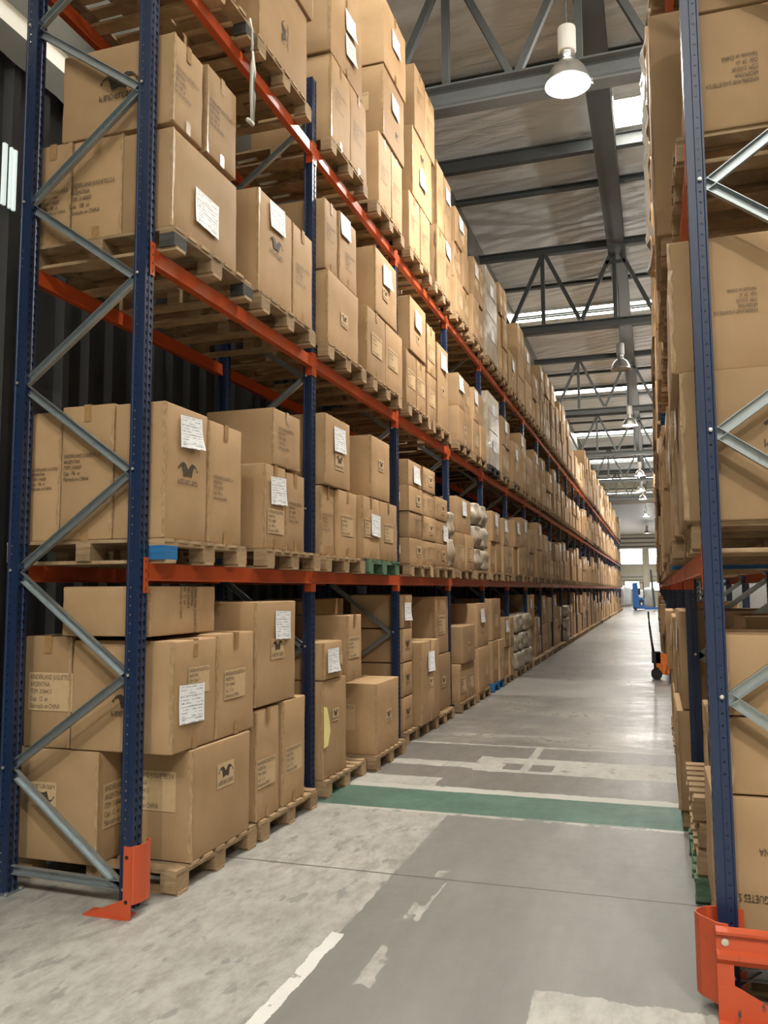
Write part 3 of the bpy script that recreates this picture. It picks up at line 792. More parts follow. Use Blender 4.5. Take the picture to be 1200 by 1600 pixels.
def logo_decal(patch):
    m = MB()
    # jester hat: two arched horns ending in bells, tapering body with an arched lower edge
    left = [(0.0, 0.45), (-0.12, 0.58), (-0.25, 0.72), (-0.40, 0.80), (-0.55, 0.79), (-0.72, 0.74), (-0.85, 0.64), (-0.93, 0.52), (-0.975, 0.45), (-0.93, 0.44), (-0.88, 0.51),
            (-0.80, 0.57), (-0.66, 0.60), (-0.58, 0.58), (-0.52, 0.45), (-0.46, 0.25), (-0.42, 0.10), (-0.38, 0.0), (-0.2, 0.085)]
    full = left + [(0.0, 0.115)] + [(-x, y) for x, y in reversed(left[1:])]
    U = 0.105
    def at(x, y): return (x * U, (y - 0.185) * U)
    me = bpy.data.meshes.new('tmp'); me.from_pydata([(*at(x, y), 0) for x, y in full], [], [tuple(range(len(full)))])
    bm = bmesh.new(); bm.from_mesh(me); bmesh.ops.triangulate(bm, faces=bm.faces); bm.to_mesh(me); bm.free()
    add_flat(m, [(v.co.x, v.co.y) for v in me.vertices], [tuple(p.vertices) for p in me.polygons], 0, 0, 0.0012, 1)
    bpy.data.meshes.remove(me)
    for sx in (-1, 1):
        c = at(sx * 0.97, 0.42); m.poly([(c[0] + 0.0072 * math.cos(a), c[1] + 0.0072 * math.sin(a), 0.0012) for a in [2 * PI * j / 10 for j in range(10)]], 1)
    # unicase lettering: every letter stretched to the same height
    pen = -1.05
    for ch, wd in (('k', 0.19), ('I', 0.05), ('n', 0.19), ('D', 0.20), ('e', 0.19), ('r', 0.15), ('L', 0.15), ('a', 0.18), ('n', 0.19), ('D', 0.20)):
        V, F = text_verts([ch], 0.1)
        x0, x1 = min(v[0] for v in V), max(v[0] for v in V); y0, y1 = min(v[1] for v in V), max(v[1] for v in V)
        add_flat(m, [((pen + (x - x0) / (x1 - x0) * wd) * U, (-0.44 + (y - y0) / (y1 - y0) * 0.29 - 0.185) * U) for x, y in V], F, 0, 0, 0.0012, 1)
        pen += wd + 0.0455
    if patch: m.quad((-0.125, -0.085, 0), (0.125, -0.085, 0), (0.125, 0.09, 0), (-0.125, 0.09, 0), 0)
    return m.mesh('printed_logo', [M['patch'], M['ink']])
LOGO = {True: logo_decal(True), False: logo_decal(False)}
def sheet_mesh(seed):
    rnd = random.Random(seed); m = MB(); n = 6; w, h = 0.26, 0.205; c = rnd.uniform(0.005, 0.018); tw = rnd.uniform(-0.5, 1)
    P = {}
    for i in range(n + 1):
        for j in range(n + 1):
            u, v = i / n - 0.5, j / n - 0.5
            P[i, j] = len(m.v); m.v.append((u * w, v * h, 0.002 + c * max(0, (0.25 - v)) ** 2 * (1 + tw * u * 2) * 1.4))
    for i in range(n):
        for j in range(n): m.f.append((P[i, j], P[i + 1, j], P[i + 1, j + 1], P[i, j + 1])); m.m.append(0)
    return m.mesh('paper_sheet', M['sheet'], True)
SHEETS = [sheet_mesh(k) for k in range(5)]
m = MB(); m.quad((-0.05, -0.05, 0), (0.05, -0.05, 0), (0.05, 0.05, 0), (-0.05, 0.05, 0), 0)
for cx_, cy_, rx_, ry_ in ((-0.022, 0.026, 0.009, 0.012), (-0.022, 0.004, 0.014, 0.013), (-0.002, 0.001, 0.010, 0.012), (0.017, 0.006, 0.015, 0.008), (0.012, 0.020, 0.005, 0.006), (0.0, -0.028, 0.026, 0.003)):
    m.poly([(cx_ + rx_ * math.cos(a), cy_ + ry_ * math.sin(a), 0.001) for a in [2 * PI * j / 12 for j in range(12)]], 1)
STICK = m.mesh('white_sticker', [M['white'], M['ink']])

FACES = {'F': (Vector((0, 1, 0)), Vector((1, 0, 0))), 'R': (Vector((0, -1, 0)), Vector((-1, 0, 0))), 'S': (Vector((1, 0, 0)), Vector((0, -1, 0)))}
def decal(o, nm, me, face, u, v, dims, scale=1.0, rot=0.0, off=0.0042):
    right, nrm = FACES[face]; upv = Vector((0, 0, 1))
    wid = dims[1] if face in 'FR' else dims[0]; half = dims[0] / 2 if face in 'FR' else dims[1] / 2
    c = nrm * (half + off) + right * (u - 0.5) * wid + upv * (v * dims[2])
    R = Matrix((right, upv, nrm)).transposed().to_4x4()
    return link(nm, me, o, mw=Matrix.Translation(c) @ R @ Matrix.Rotation(rot, 4, 'Z') @ Matrix.Scale(scale, 4))
def edge_tape_mesh(dims, sx, seed):
    """crumpled clear tape wrapped round the upright corner that faces the camera and the aisle"""
    rnd = random.Random(seed); m = MB(); dx, dy, dz = dims; n = 14; t = 0.004
    for i in range(n + 1):
        z = dz * (0.01 + 0.98 * i / n); a, b = rnd.uniform(0.010, 0.026), rnd.uniform(0.010, 0.026); j = rnd.uniform(0, 0.003)
        cx, cy = sx * (dx / 2 + t + j), -(dy / 2 + t + j)
        m.v += [(cx - sx * a, cy, z), (cx, cy, z), (cx, cy + b, z)]
    for i in range(n):
        for k in range(2): m.f.append((3 * i + k, 3 * i + k + 1, 3 * i + k + 4, 3 * i + k + 3)); m.m.append(0)
    return m.mesh('edge_tape', M['clear_tape'])
def tape_mesh(dims, face):
    """tape over the top seam, folded down both ends, plus a tab at the bottom edge"""
    dx, dy, dz = dims; w = 0.026; t = 0.0035; tab = min(0.10, dz * 0.2)
    L = (dx if face in 'FR' else dy) / 2 + t
    def strip(path):
        m = MB(); i = 0
        for (p, z) in path:
            m.v += [(p, -w, z), (p, w, z)] if face in 'FR' else [(w, p, z), (-w, p, z)]
        for k in range(len(path) - 1): m.f.append((2 * k, 2 * k + 1, 2 * k + 3, 2 * k + 2)); m.m.append(0)
        return m.mesh('tape', M['tape'])
    e = 1 if face != 'R' else -1
    if face == 'S': e = -1
    return strip([(L, dz - tab), (L, dz + t), (-L, dz + t), (-L, dz - tab)]), strip([(e * L, 0.0), (e * L, tab * 0.8)])
ncart = 0
def carton(x0, x1, y0, y1, z0, z1, feats, label, group, rz=0.0, edge=0):
    """feats: list of tuples (kind, face, u, v[, scale[, rot]]); kinds: text keys a-e/A-E, 'logo', 'logop', 'sheet', 'stick', 'tape'"""
    global ncart
    ncart += 1
    dims = (x1 - x0 - 0.004, y1 - y0 - 0.004, z1 - z0 - 0.002)
    o = link('carton', carton_mesh(*dims, ncart), None, ((x0 + x1) / 2, (y0 + y1) / 2, z0), rz=rz)
    for f in feats:
        k, face = f[0], f[1]
        if k == 'tape':
            for me in tape_mesh(dims, face): link('tape', me, o)
            continue
        u, v = f[2], f[3]; sc = f[4] if len(f) > 4 else 1.0; rot = f[5] if len(f) > 5 else 0.0
        if k == 'logo': decal(o, 'printed_logo', LOGO[False], face, u, v, dims, sc, rot)
        elif k == 'logop': decal(o, 'printed_logo', LOGO[True], face, u, v, dims, sc, rot)
        elif k == 'sheet': decal(o, 'paper_sheet', SHEETS[ncart % 5], face, u, v, dims, sc, rot + random.uniform(-0.06, 0.06), 0.008)
        elif k == 'stick': decal(o, 'white_sticker', STICK, face, u, v, dims, sc, rot)
        else: decal(o, 'printed_text', TEXT[k][0], face, u, v, dims, sc, rot)
    if edge: link('edge_tape', edge_tape_mesh(dims, edge, ncart), o)
    tag(o, label, 'box', group)
    return o

def mark(feats):
    ks = [f[0] for f in feats]
    if 'sheet' in ks and ('logo' in ks or 'logop' in ks): return 'with sheet and logo'
    if 'sheet' in ks: return 'with white sheet'
    if 'logo' in ks or 'logop' in ks: return 'with hat logo'
    if any(k.lower() in 'abcde' for k in ks): return 'with printed text'
    return 'without visible print'
def shape(dx, dy, dz):
    if dz < 0.36: return 'flat'
    if dy < 0.42 and dz > 0.5: return 'narrow'
    if dz > 0.75: return 'tall'
    if dy > 0.6: return 'wide'
    return 'square'
GL = ['boxes at floor level', 'boxes on the first shelf', 'boxes on the second shelf', 'boxes on the top shelf']
def put(side, bay, lev, where, x_front, depth, y0, y1, z0, z1, feats, rz=0.0):
    """left rack: front face at x_front, body toward -x; right rack: mirrored"""
    if side == 'left': x0, x1 = x_front - depth, x_front
    else: x0, x1 = x_front, x_front + depth
    lab = '%s carton %s, %s, %s bay, %s, %s rack' % (shape(depth, y1 - y0, z1 - z0), mark(feats), where, ORD[bay], LEVEL[lev], side)
    return carton(x0, x1, y0, y1, z0, z1, feats, lab, GL[lev] + ' of the %s rack' % side, rz, (1 if side == 'left' else -1) if bay < 3 and (ncart % 3 or bay == 0) else 0)

# ---- left rack, first bay (read off the photograph)
LT = 'left'
F0, L1, L2, L3 = BASE
def lbox(bay, lev, where, xf, dep, y0, y1, z0, z1, *feats): return put(LT, bay, lev, where, xf, dep, y0, y1, z0, z1, list(feats))
lbox(0, 0, 'bottom back', -3.09, 0.60, 4.16, 4.96, F0, 0.78, ('logop', 'S', 0.36, 0.60, 0.78, PI), ('a', 'F', 0.3, 0.5))
lbox(0, 0, 'bottom front', -2.60, 0.475, 4.36, 5.10, F0, 0.78, ('logop', 'F', 0.55, 0.66, 0.85), ('a', 'S', 0.42, 0.62, 0.9))
lbox(0, 0, 'middle back', -3.305, 0.34, 4.17, 4.80, 0.785, 1.44, ('a', 'S', 0.62, 0.50, 0.88), ('tape', 'S'))
lbox(0, 0, 'middle near front', -2.61, 0.685, 4.16, 4.65, 0.785, 1.42, ('logo', 'S', 0.57, 0.42, 0.95), ('sheet', 'F', 0.40, 0.42, 1.08), ('a', 'F', 0.58, 0.62, 0.62), ('tape', 'F'))
lbox(0, 0, 'middle far front', -2.61, 0.62, 4.66, 5.17, 0.785, 1.435, ('a', 'F', 0.46, 0.50, 0.72), ('tape', 'F'))
lbox(0, 0, 'top', -2.73, 0.60, 4.10, 4.84, 1.445, 1.735, ('A', 'F', 0.55, 0.52, 0.85, -PI / 2))
lbox(0, 0, 'bottom left, far pallet', -2.62, 0.60, 5.23, 5.60, F0, 0.885, ('a', 'F', 0.42, 0.42, 0.75), ('tape', 'F'))
lbox(0, 0, 'bottom right, far pallet', -2.62, 0.60, 5.66, 6.06, F0, 0.90, ('a', 'F', 0.48, 0.42, 0.75), ('tape', 'F'))
lbox(0, 0, 'upper, far pallet', -2.615, 0.62, 5.20, 5.86, 0.905, 1.63, ('sheet', 'F', 0.64, 0.76, 1.0), ('logop', 'F', 0.52, 0.53, 0.85), ('tape', 'S'))
lbox(0, 0, 'upper back, far pallet', -2.86, 0.6, 5.90, 6.36, 0.905, 1.60, ('a', 'F', 0.5, 0.5, 0.8))
lbox(0, 0, 'bottom back, far pallet', -3.24, 0.45, 5.25, 6.30, F0, 0.90)
lbox(0, 1, 'near front', -2.64, 0.34, 4.08, 4.56, L1, 2.80, ('sheet', 'F', 0.58, 0.82, 0.95), ('logo', 'F', 0.52, 0.50, 1.02), ('tape', 'S'))
lbox(0, 1, 'far front', -2.64, 0.34, 4.575, 5.02, L1, 2.785, ('B', 'F', 0.42, 0.46, 0.7), ('tape', 'F'))
lbox(0, 1, 'middle row', -2.985, 0.37, 4.08, 4.75, L1, 2.81, ('B', 'S', 0.42, 0.54, 0.72), ('tape', 'S'))
lbox(0, 1, 'back row', -3.36, 0.26, 4.09, 4.75, L1, 2.79, ('B', 'S', 0.62, 0.48, 0.6))
lbox(0, 1, 'lower left, far pallet', -2.62, 0.65, 5.33, 5.69, L1, 2.62, ('sheet', 'F', 0.60, 0.70, 1.0), ('b', 'F', 0.5, 0.33, 0.7), ('tape', 'F'))
lbox(0, 1, 'lower right, far pallet', -2.625, 0.65, 5.695, 6.05, L1, 2.60, ('B', 'F', 0.5, 0.5, 0.7), ('tape', 'F'))
lbox(0, 1, 'upper, far pallet', -2.62, 0.56, 5.46, 5.95, 2.625, 3.05, ('B', 'F', 0.45, 0.5, 0.75), ('tape', 'F'))
lbox(0, 2, 'lower front', -2.63, 0.35, 4.09, 4.89, L2, 4.46, ('sheet', 'F', 0.49, 0.40, 1.1))
lbox(0, 2, 'lower middle', -2.985, 0.37, 4.10, 4.80, L2, 4.49, ('B', 'S', 0.42, 0.42, 0.9), ('tape', 'S'))
lbox(0, 2, 'lower back', -3.36, 0.28, 4.10, 4.80, L2, 4.50, ('B', 'S', 0.72, 0.42, 0.7), ('tape', 'S'))
lbox(0, 2, 'upper near', -2.635, 0.80, 4.09, 4.43, 4.495, 5.06, ('logo', 'S', 0.52, 0.52, 1.25), ('B', 'F', 0.42, 0.5, 0.8), ('tape', 'F'))
lbox(0, 2, 'upper far', -2.63, 0.80, 4.475, 4.87, 4.495, 5.10, ('B', 'F', 0.42, 0.5, 0.8), ('tape', 'F'))
lbox(0, 2, 'left, far pallet', -2.625, 0.75, 5.20, 5.79, L2, 4.62, ('sheet', 'F', 0.52, 0.85, 1.0), ('logo', 'F', 0.50, 0.55, 1.05))
lbox(0, 2, 'right, far pallet', -2.63, 0.75, 5.81, 6.21, L2, 4.62, ('B', 'F', 0.5, 0.5, 0.75), ('tape', 'F'))
lbox(0, 3, 'near pallet', -2.63, 0.8, 4.10, 4.78, L3, 6.42, ('a', 'F', 0.5, 0.5))
lbox(0, 3, 'far pallet, lower', -2.62, 0.8, 5.17, 6.06, L3, 6.50, ('logo', 'F', 0.5, 0.42, 0.95, PI / 2))
lbox(0, 3, 'far pallet, upper', -2.60, 0.85, 5.22, 6.12, 6.505, 7.15, ('a', 'F', 0.5, 0.5))
# ---- second bay
lbox(1, 0, 'bottom left', -2.66, 0.7, 6.52, 7.08, F0, 0.95, ('logop', 'F', 0.52, 0.62, 0.62))
lbox(1, 0, 'middle left', -2.65, 0.6, 6.52, 6.96, 0.955, 1.27, ('sheet', 'F', 0.45, 0.50, 0.98), ('a', 'F', 0.82, 0.5, 0.4))
lbox(1, 0, 'bottom middle', -2.92, 0.36, 7.12, 7.50, F0, 0.88)
lbox(1, 0, 'top middle', -2.66, 0.6, 7.12, 7.50, 0.89, 1.48, ('a', 'F', 0.42, 0.5, 0.75), ('tape', 'F'))
lbox(1, 0, 'forward, alone on its pallet', -2.57, 0.70, 7.66, 8.38, F0, 0.815, ('logop', 'F', 0.52, 0.48, 0.70), ('a', 'S', 0.42, 0.52, 0.95), ('tape', 'S'))
lbox(1, 0, 'back left', -3.30, 0.4, 7.14, 7.66, F0, 1.6)
lbox(1, 0, 'back right', -3.30, 0.5, 7.70, 8.70, F0, 1.62, ('a', 'S', 0.5, 0.5))
lbox(1, 1, 'lower left', -2.67, 0.7, 6.51, 6.83, L1, 2.60, ('B', 'F', 0.46, 0.48, 0.66), ('tape', 'F'))
lbox(1, 1, 'lower middle', -2.64, 0.7, 6.84, 7.30, L1, 2.60, ('a', 'F', 0.48, 0.48, 0.75), ('tape', 'F'))
lbox(1, 1, 'upper left', -2.64, 0.7, 6.52, 7.13, 2.61, 3.23, ('sheet', 'F', 0.55, 0.69, 1.08), ('logop', 'F', 0.55, 0.37, 0.85), ('tape', 'S'))
lbox(1, 1, 'lower left, far pallet', -2.62, 0.7, 7.42, 7.94, L1, 2.61, ('a', 'F', 0.35, 0.5, 0.7), ('sheet', 'F', 0.72, 0.56, 1.05), ('tape', 'F'))
lbox(1, 1, 'lower right, far pallet', -2.62, 0.7, 7.95, 8.54, L1, 2.61, ('a', 'F', 0.48, 0.48, 0.75), ('tape', 'F'))
lbox(1, 1, 'upper, far pallet', -2.62, 0.66, 7.67, 8.28, 2.62, 3.24, ('logop', 'F', 0.52, 0.56, 0.68))
lbox(1, 2, 'lower', -2.62, 0.8, 6.52, 7.31, L2, 4.50, ('logop', 'F', 0.52, 0.48, 0.72))
lbox(1, 2, 'upper left', -2.64, 0.8, 6.51, 6.82, 4.51, 5.15, ('B', 'F', 0.5, 0.55, 0.66), ('tape', 'F'))
lbox(1, 2, 'upper right', -2.63, 0.8, 6.83, 7.30, 4.51, 5.17, ('sheet', 'F', 0.32, 0.84, 1.0), ('B', 'F', 0.6, 0.38, 0.75), ('tape', 'F'))
lbox(1, 2, 'lower left, far pallet', -2.62, 0.8, 7.57, 8.16, L2, 4.53, ('a', 'F', 0.5, 0.5, 0.85), ('tape', 'F'))
lbox(1, 2, 'lower right, far pallet', -2.62, 0.8, 8.17, 8.78, L2, 4.53, ('a', 'F', 0.42, 0.5, 0.85))
lbox(1, 2, 'upper, far pallet', -2.615, 0.75, 7.81, 8.57, 4.54, 5.24, ('sheet', 'F', 0.52, 0.70, 1.1), ('logop', 'F', 0.45, 0.40, 0.72))
lbox(1, 3, 'lower left', -2.62, 0.8, 6.60, 7.10, L3, 6.55, ('B', 'F', 0.5, 0.55, 0.85), ('tape', 'F'))
lbox(1, 3, 'lower right', -2.62, 0.8, 7.115, 7.57, L3, 6.56, ('B', 'F', 0.5, 0.5, 0.85), ('tape', 'F'))
lbox(1, 3, 'upper', -2.62, 0.8, 6.58, 7.45, 6.565, 7.35, ('sheet', 'F', 0.60, 0.72, 1.05), ('sheet', 'F', 0.60, 0.40, 1.05), ('a', 'S', 0.6, 0.55, 0.8, PI), ('tape', 'F'))
lbox(1, 3, 'top near', -2.64, 0.8, 6.62, 7.40, 7.355, 8.0, ('a', 'F', 0.5, 0.5))
lbox(1, 3, 'bottom left, far pallet', -2.62, 0.8, 7.96, 8.40, L3, 6.56, ('B', 'F', 0.5, 0.5, 0.8), ('tape', 'F'))
lbox(1, 3, 'bottom right, far pallet', -2.62, 0.8, 8.41, 8.82, L3, 6.56, ('B', 'F', 0.5, 0.5, 0.8), ('tape', 'F'))
lbox(1, 3, 'middle, far pallet', -2.60, 0.8, 8.06, 8.85, 6.57, 7.37, ('sheet', 'F', 0.55, 0.66, 1.05), ('logo', 'F', 0.62, 0.28, 0.6), ('b', 'S', 0.6, 0.5, 0.8))
lbox(1, 3, 'top, far pallet', -2.58, 0.8, 8.05, 8.88, 7.38, 8.15, ('sheet', 'F', 0.5, 0.58, 1.1), ('tape', 'F'))
# ---- third bay
cols = [8.98, 9.58, 10.20, 10.84]
for r_ in range(4):
    z0 = L1 + r_ * 0.300
    for c_ in range(3 if r_ < 3 else 2):
        fe = [('logop' if (r_ + c_) % 2 == 0 or c_ > 1 else 'A', 'F', 0.62 if c_ else 0.7, 0.5, 0.72)]
        if c_ == 0 and r_ in (0, 2): fe.append(('stick', 'S', 0.80, 0.55))
        if c_: fe.append(('A', 'F', 0.18, 0.5, 0.45))
        if (r_, c_) in ((3, 0), (1, 2)): fe.append(('sheet', 'F', 0.6 if c_ == 0 else 0.85, 0.48, 1.0))
        lbox(2, 1, '%s-row %s' % (['bottom', 'second', 'third', 'top'][r_], ['left', 'middle', 'right'][c_]), -2.62 - 0.01 * ((r_ + c_) % 2), 0.75, cols[c_] + (0.02 if r_ % 2 else 0), cols[c_ + 1] - 0.01, z0, z0 + 0.297, *fe)
lbox(2, 2, 'lower left', -2.63, 0.8, 8.97, 9.38, L2, 4.48, ('a', 'F', 0.5, 0.5, 0.8))
lbox(2, 2, 'lower middle', -2.63, 0.8, 9.39, 9.82, L2, 4.48, ('a', 'F', 0.5, 0.5, 0.8), ('tape', 'F'))
lbox(2, 2, 'upper left', -2.61, 0.8, 9.05, 9.76, 4.49, 5.14, ('sheet', 'F', 0.5, 0.66, 1.1), ('logop', 'F', 0.5, 0.32, 0.6))
lbox(2, 2, 'lower, far pallet', -2.62, 0.8, 9.86, 10.30, L2, 4.42, ('a', 'F', 0.5, 0.5, 0.8))
lbox(2, 2, 'upper, far pallet', -2.62, 0.8, 9.86, 10.30, 4.43, 5.06, ('a', 'F', 0.5, 0.45, 0.8), ('tape', 'F'))
lbox(2, 2, 'right, far pallet', -2.61, 0.8, 10.33, 10.93, L2, 4.95, ('sheet', 'F', 0.55, 0.82, 1.1), ('logop', 'F', 0.5, 0.45, 0.7))
lbox(2, 3, 'bottom left', -2.62, 0.8, 9.11, 9.58, L3, 6.45, ('B', 'F', 0.5, 0.5, 0.8), ('tape', 'F'))
lbox(2, 3, 'bottom right', -2.62, 0.8, 9.59, 10.06, L3, 6.45, ('B', 'F', 0.5, 0.5, 0.8), ('tape', 'F'))
lbox(2, 3, 'middle', -2.61, 0.8, 9.22, 10.15, 6.46, 7.33, ('sheet', 'F', 0.5, 0.42, 1.1), ('logo', 'F', 0.5, 0.72, 0.9))
lbox(2, 3, 'top left', -2.60, 0.8, 9.32, 9.82, 7.34, 8.18, ('B', 'F', 0.5, 0.6, 0.8), ('tape', 'F'))
lbox(2, 3, 'top right', -2.61, 0.8, 9.83, 10.33, 7.34, 8.16, ('B', 'F', 0.5, 0.5, 0.8), ('tape', 'F'))
lbox(2, 3, 'lower left, far pallet', -2.62, 0.8, 10.42, 10.85, L3, 6.60, ('B', 'F', 0.5, 0.5, 0.8), ('tape', 'F'))
lbox(2, 3, 'lower right, far pallet', -2.62, 0.8, 10.86, 11.275, L3, 6.60, ('B', 'F', 0.5, 0.5, 0.8), ('sheet', 'F', 0.5, 0.85))
lbox(2, 3, 'upper left, far pallet', -2.62, 0.8, 10.45, 10.87, 6.61, 7.52, ('B', 'F', 0.5, 0.5, 0.8))
lbox(2, 3, 'upper right, far pallet', -2.62, 0.8, 10.88, 11.30, 6.61, 7.50, ('B', 'F', 0.5, 0.5, 0.8), ('sheet', 'F', 0.5, 0.75))
zt = [F0, 0.52, 0.90, 1.28, 1.66]
for r_ in range(4):
    lbox(2, 0, 'near column, %s up' % ORD[r_], -2.70, 0.62, 8.96, 9.36, zt[r_], zt[r_ + 1] - 0.01, ('logo', 'F', 0.5, 0.5, 0.85) if r_ < 3 else ('sheet', 'F', 0.5, 0.5))
lbox(2, 0, 'beside short column', -2.61, 0.7, 9.42, 10.28, F0, 1.10, ('sheet', 'F', 0.5, 0.74, 1.15), ('logop', 'F', 0.5, 0.48, 0.62), ('tape', 'F'))
lbox(2, 0, 'back upper', -3.0, 0.6, 9.5, 10.4, 1.11, 1.66, ('a', 'S', 0.4, 0.5))
lbox(2, 0, 'far end, lower', -2.70, 0.7, 10.45, 11.24, F0, 0.86, ('logop', 'F', 0.5, 0.5, 0.8))
lbox(2, 0, 'far end, upper', -2.72, 0.7, 10.50, 11.22, 0.87, 1.62, ('a', 'F', 0.5, 0.5))
# floor pallets of the first three bays and all shelf pallets
rp = random.Random(21)
def lpal(bay, lev, which, x, y, kind='wood', parts=False, blue=False):
    z = 0.0 if lev == 0 else LV[lev - 1] + BH
    pallet(x, y, z, kind, '%s pallet, %s side of the %s bay, %s, left rack' % (KINDW[kind], which, ORD[bay], LEVEL[lev]), 'pallets on the left rack', parts, False, blue)
lpal(0, 0, 'near', -2.60, 4.72, parts=True); lpal(0, 0, 'far', -2.60, 5.78, parts=True)
lpal(0, 1, 'near', -2.62, 4.57, parts=True, blue='wood_blue'); lpal(0, 1, 'far', -2.60, 5.83, parts=True)
lpal(0, 2, 'near', -2.60, 4.58, parts=True, blue='wood_dark'); lpal(0, 2, 'far', -2.60, 5.72, parts=True)
lpal(0, 3, 'near', -2.60, 4.575, parts=True, blue='wood_dark'); lpal(0, 3, 'far', -2.60, 5.62, parts=True)
lpal(1, 0, 'near', -2.62, 7.01, parts=True); lpal(1, 0, 'far', -2.555, 8.10, parts=True)
lpal(1, 1, 'near', -2.62, 7.00, parts=True); lpal(1, 1, 'far', -2.60, 8.05, 'wood_green', parts=True)
lpal(1, 2, 'near', -2.60, 7.00, parts=True); lpal(1, 2, 'far', -2.60, 8.20, parts=True)
lpal(1, 3, 'near', -2.60, 7.06, parts=True); lpal(1, 3, 'far', -2.60, 8.34, parts=True)
lpal(2, 0, 'near', -2.66, 9.45, parts=True); lpal(2, 0, 'far', -2.62, 10.62, parts=True)
lpal(2, 1, 'near', -2.60, 9.50, parts=True); lpal(2, 1, 'far', -2.60, 10.66, parts=True)
lpal(2, 2, 'near', -2.60, 9.46, parts=True); lpal(2, 2, 'far', -2.60, 10.56, parts=True)
lpal(2, 3, 'near', -2.60, 9.58, parts=True); lpal(2, 3, 'far', -2.60, 10.74, parts=True)

# ---- bays four onward: generated loads, one box at a time up to bay NEAR_BAYS, beyond that one far mass
NEAR_BAYS = 9
far_boxes = []
SPECIAL = {(4, 3, 0): 'film', (4, 2, 0): 'film', (3, 1, 1): 'bags', (5, 0, 0): 'bags', (5, 0, 1): 'bags', (9, 0, 0): 'bags', (2, 1, 2): 'bags'}
TOPS = [1.62, 3.28, 5.08, 7.55]
def load_plan(bay, lev, p, rnd):
    y0 = PY0 + bay * BAY + 0.03; span = BAY - PW - 0.06
    ya = y0 + p * span / 2 + rnd.uniform(0.03, 0.12); yb = y0 + (p + 1) * span / 2 - rnd.uniform(0.05, 0.16)
    base = BASE[lev]; top = TOPS[lev] + rnd.uniform(-0.35, 0.06) + (rnd.choice([0, 0.1, -0.5]) if lev == 3 else 0)
    if lev == 0: top = rnd.choice([1.60, 1.5, 1.42, 1.2, 1.56, 1.05])
    tiers = 2 if lev < 3 else rnd.choice([2, 3])
    if lev and rnd.random() < 0.16: tiers = 1; top = base + rnd.uniform(0.7, 1.0)
    out = []
    hts = [(top - base) / tiers] * tiers
    z = base
    for t_ in range(tiers):
        n = rnd.choice([1, 2, 2, 2]) if t_ < tiers - 1 else rnd.choice([1, 1, 2])
        a, b = ya, yb
        if t_: a, b = ya + rnd.uniform(0, 0.12), yb - rnd.uniform(0, 0.12)
        cut = [a] + sorted(a + (b - a) * (k / n + rnd.uniform(-0.06, 0.06)) for k in range(1, n)) + [b]
        for k in range(n):
            xf = -2.62 + rnd.uniform(-0.03, 0.03) - ((0.11 if lev == 0 else 0.04) if bay >= 6 else 0)
            out.append((t_, k, n, tiers, xf, cut[k] + 0.004, cut[k + 1] - 0.004, z, z + hts[t_] - 0.005))
        z += hts[t_]
    return out
TN = {1: [''], 2: ['bottom', 'top'], 3: ['bottom', 'middle', 'top']}
for bay in range(3, NB):
    for lev in range(4):
        for p in range(2):
            rnd = random.Random(bay * 100 + lev * 10 + p)
            spc = SPECIAL.get((bay, lev, p))
            which = ('near', 'far')[p]
            yc = PY0 + bay * BAY + 0.03 + (0.55 if p == 0 else 1.71)
            kind = 'wood'
            if bay == 4 and lev == 0 and p == 0: kind = 'wood_blue'
            elif rnd.random() < 0.06: kind = 'wood_dark'
            lpal(bay, lev, which, -2.60, yc, kind)
            if spc: continue
            plan = load_plan(bay, lev, p, rnd)
            for (t_, k, n, tiers, xf, a, b, z0, z1) in plan:
                fe = []
                if t_ == tiers - 1 and k == 0 and rnd.random() < 0.85: fe.append(('sheet', 'F', rnd.uniform(0.4, 0.6), 0.72, 1.05))
                q = rnd.random()
                if b - a > 0.6 and q < 0.6: fe.append(('logop', 'F', 0.5, 0.42, 0.72))
                elif q < 0.85: fe.append((rnd.choice('abe'), 'F', 0.48, 0.45, min(0.85, (b - a) / 0.55)))
                if rnd.random() < 0.55: fe.append(('tape', 'F'))
                if bay < NEAR_BAYS:
                    pos = ('%s %s' % (TN[tiers][t_], ('' if n == 1 else ('left', 'right')[k]))).strip() or 'single'
                    put(LT, bay, lev, '%s, %s pallet' % (pos, which), xf, 0.8, a, b, z0, z1, fe)
                else:
                    far_boxes.append((xf - 0.8, xf, a, b, z0, z1, any(f[0] == 'sheet' for f in fe)))

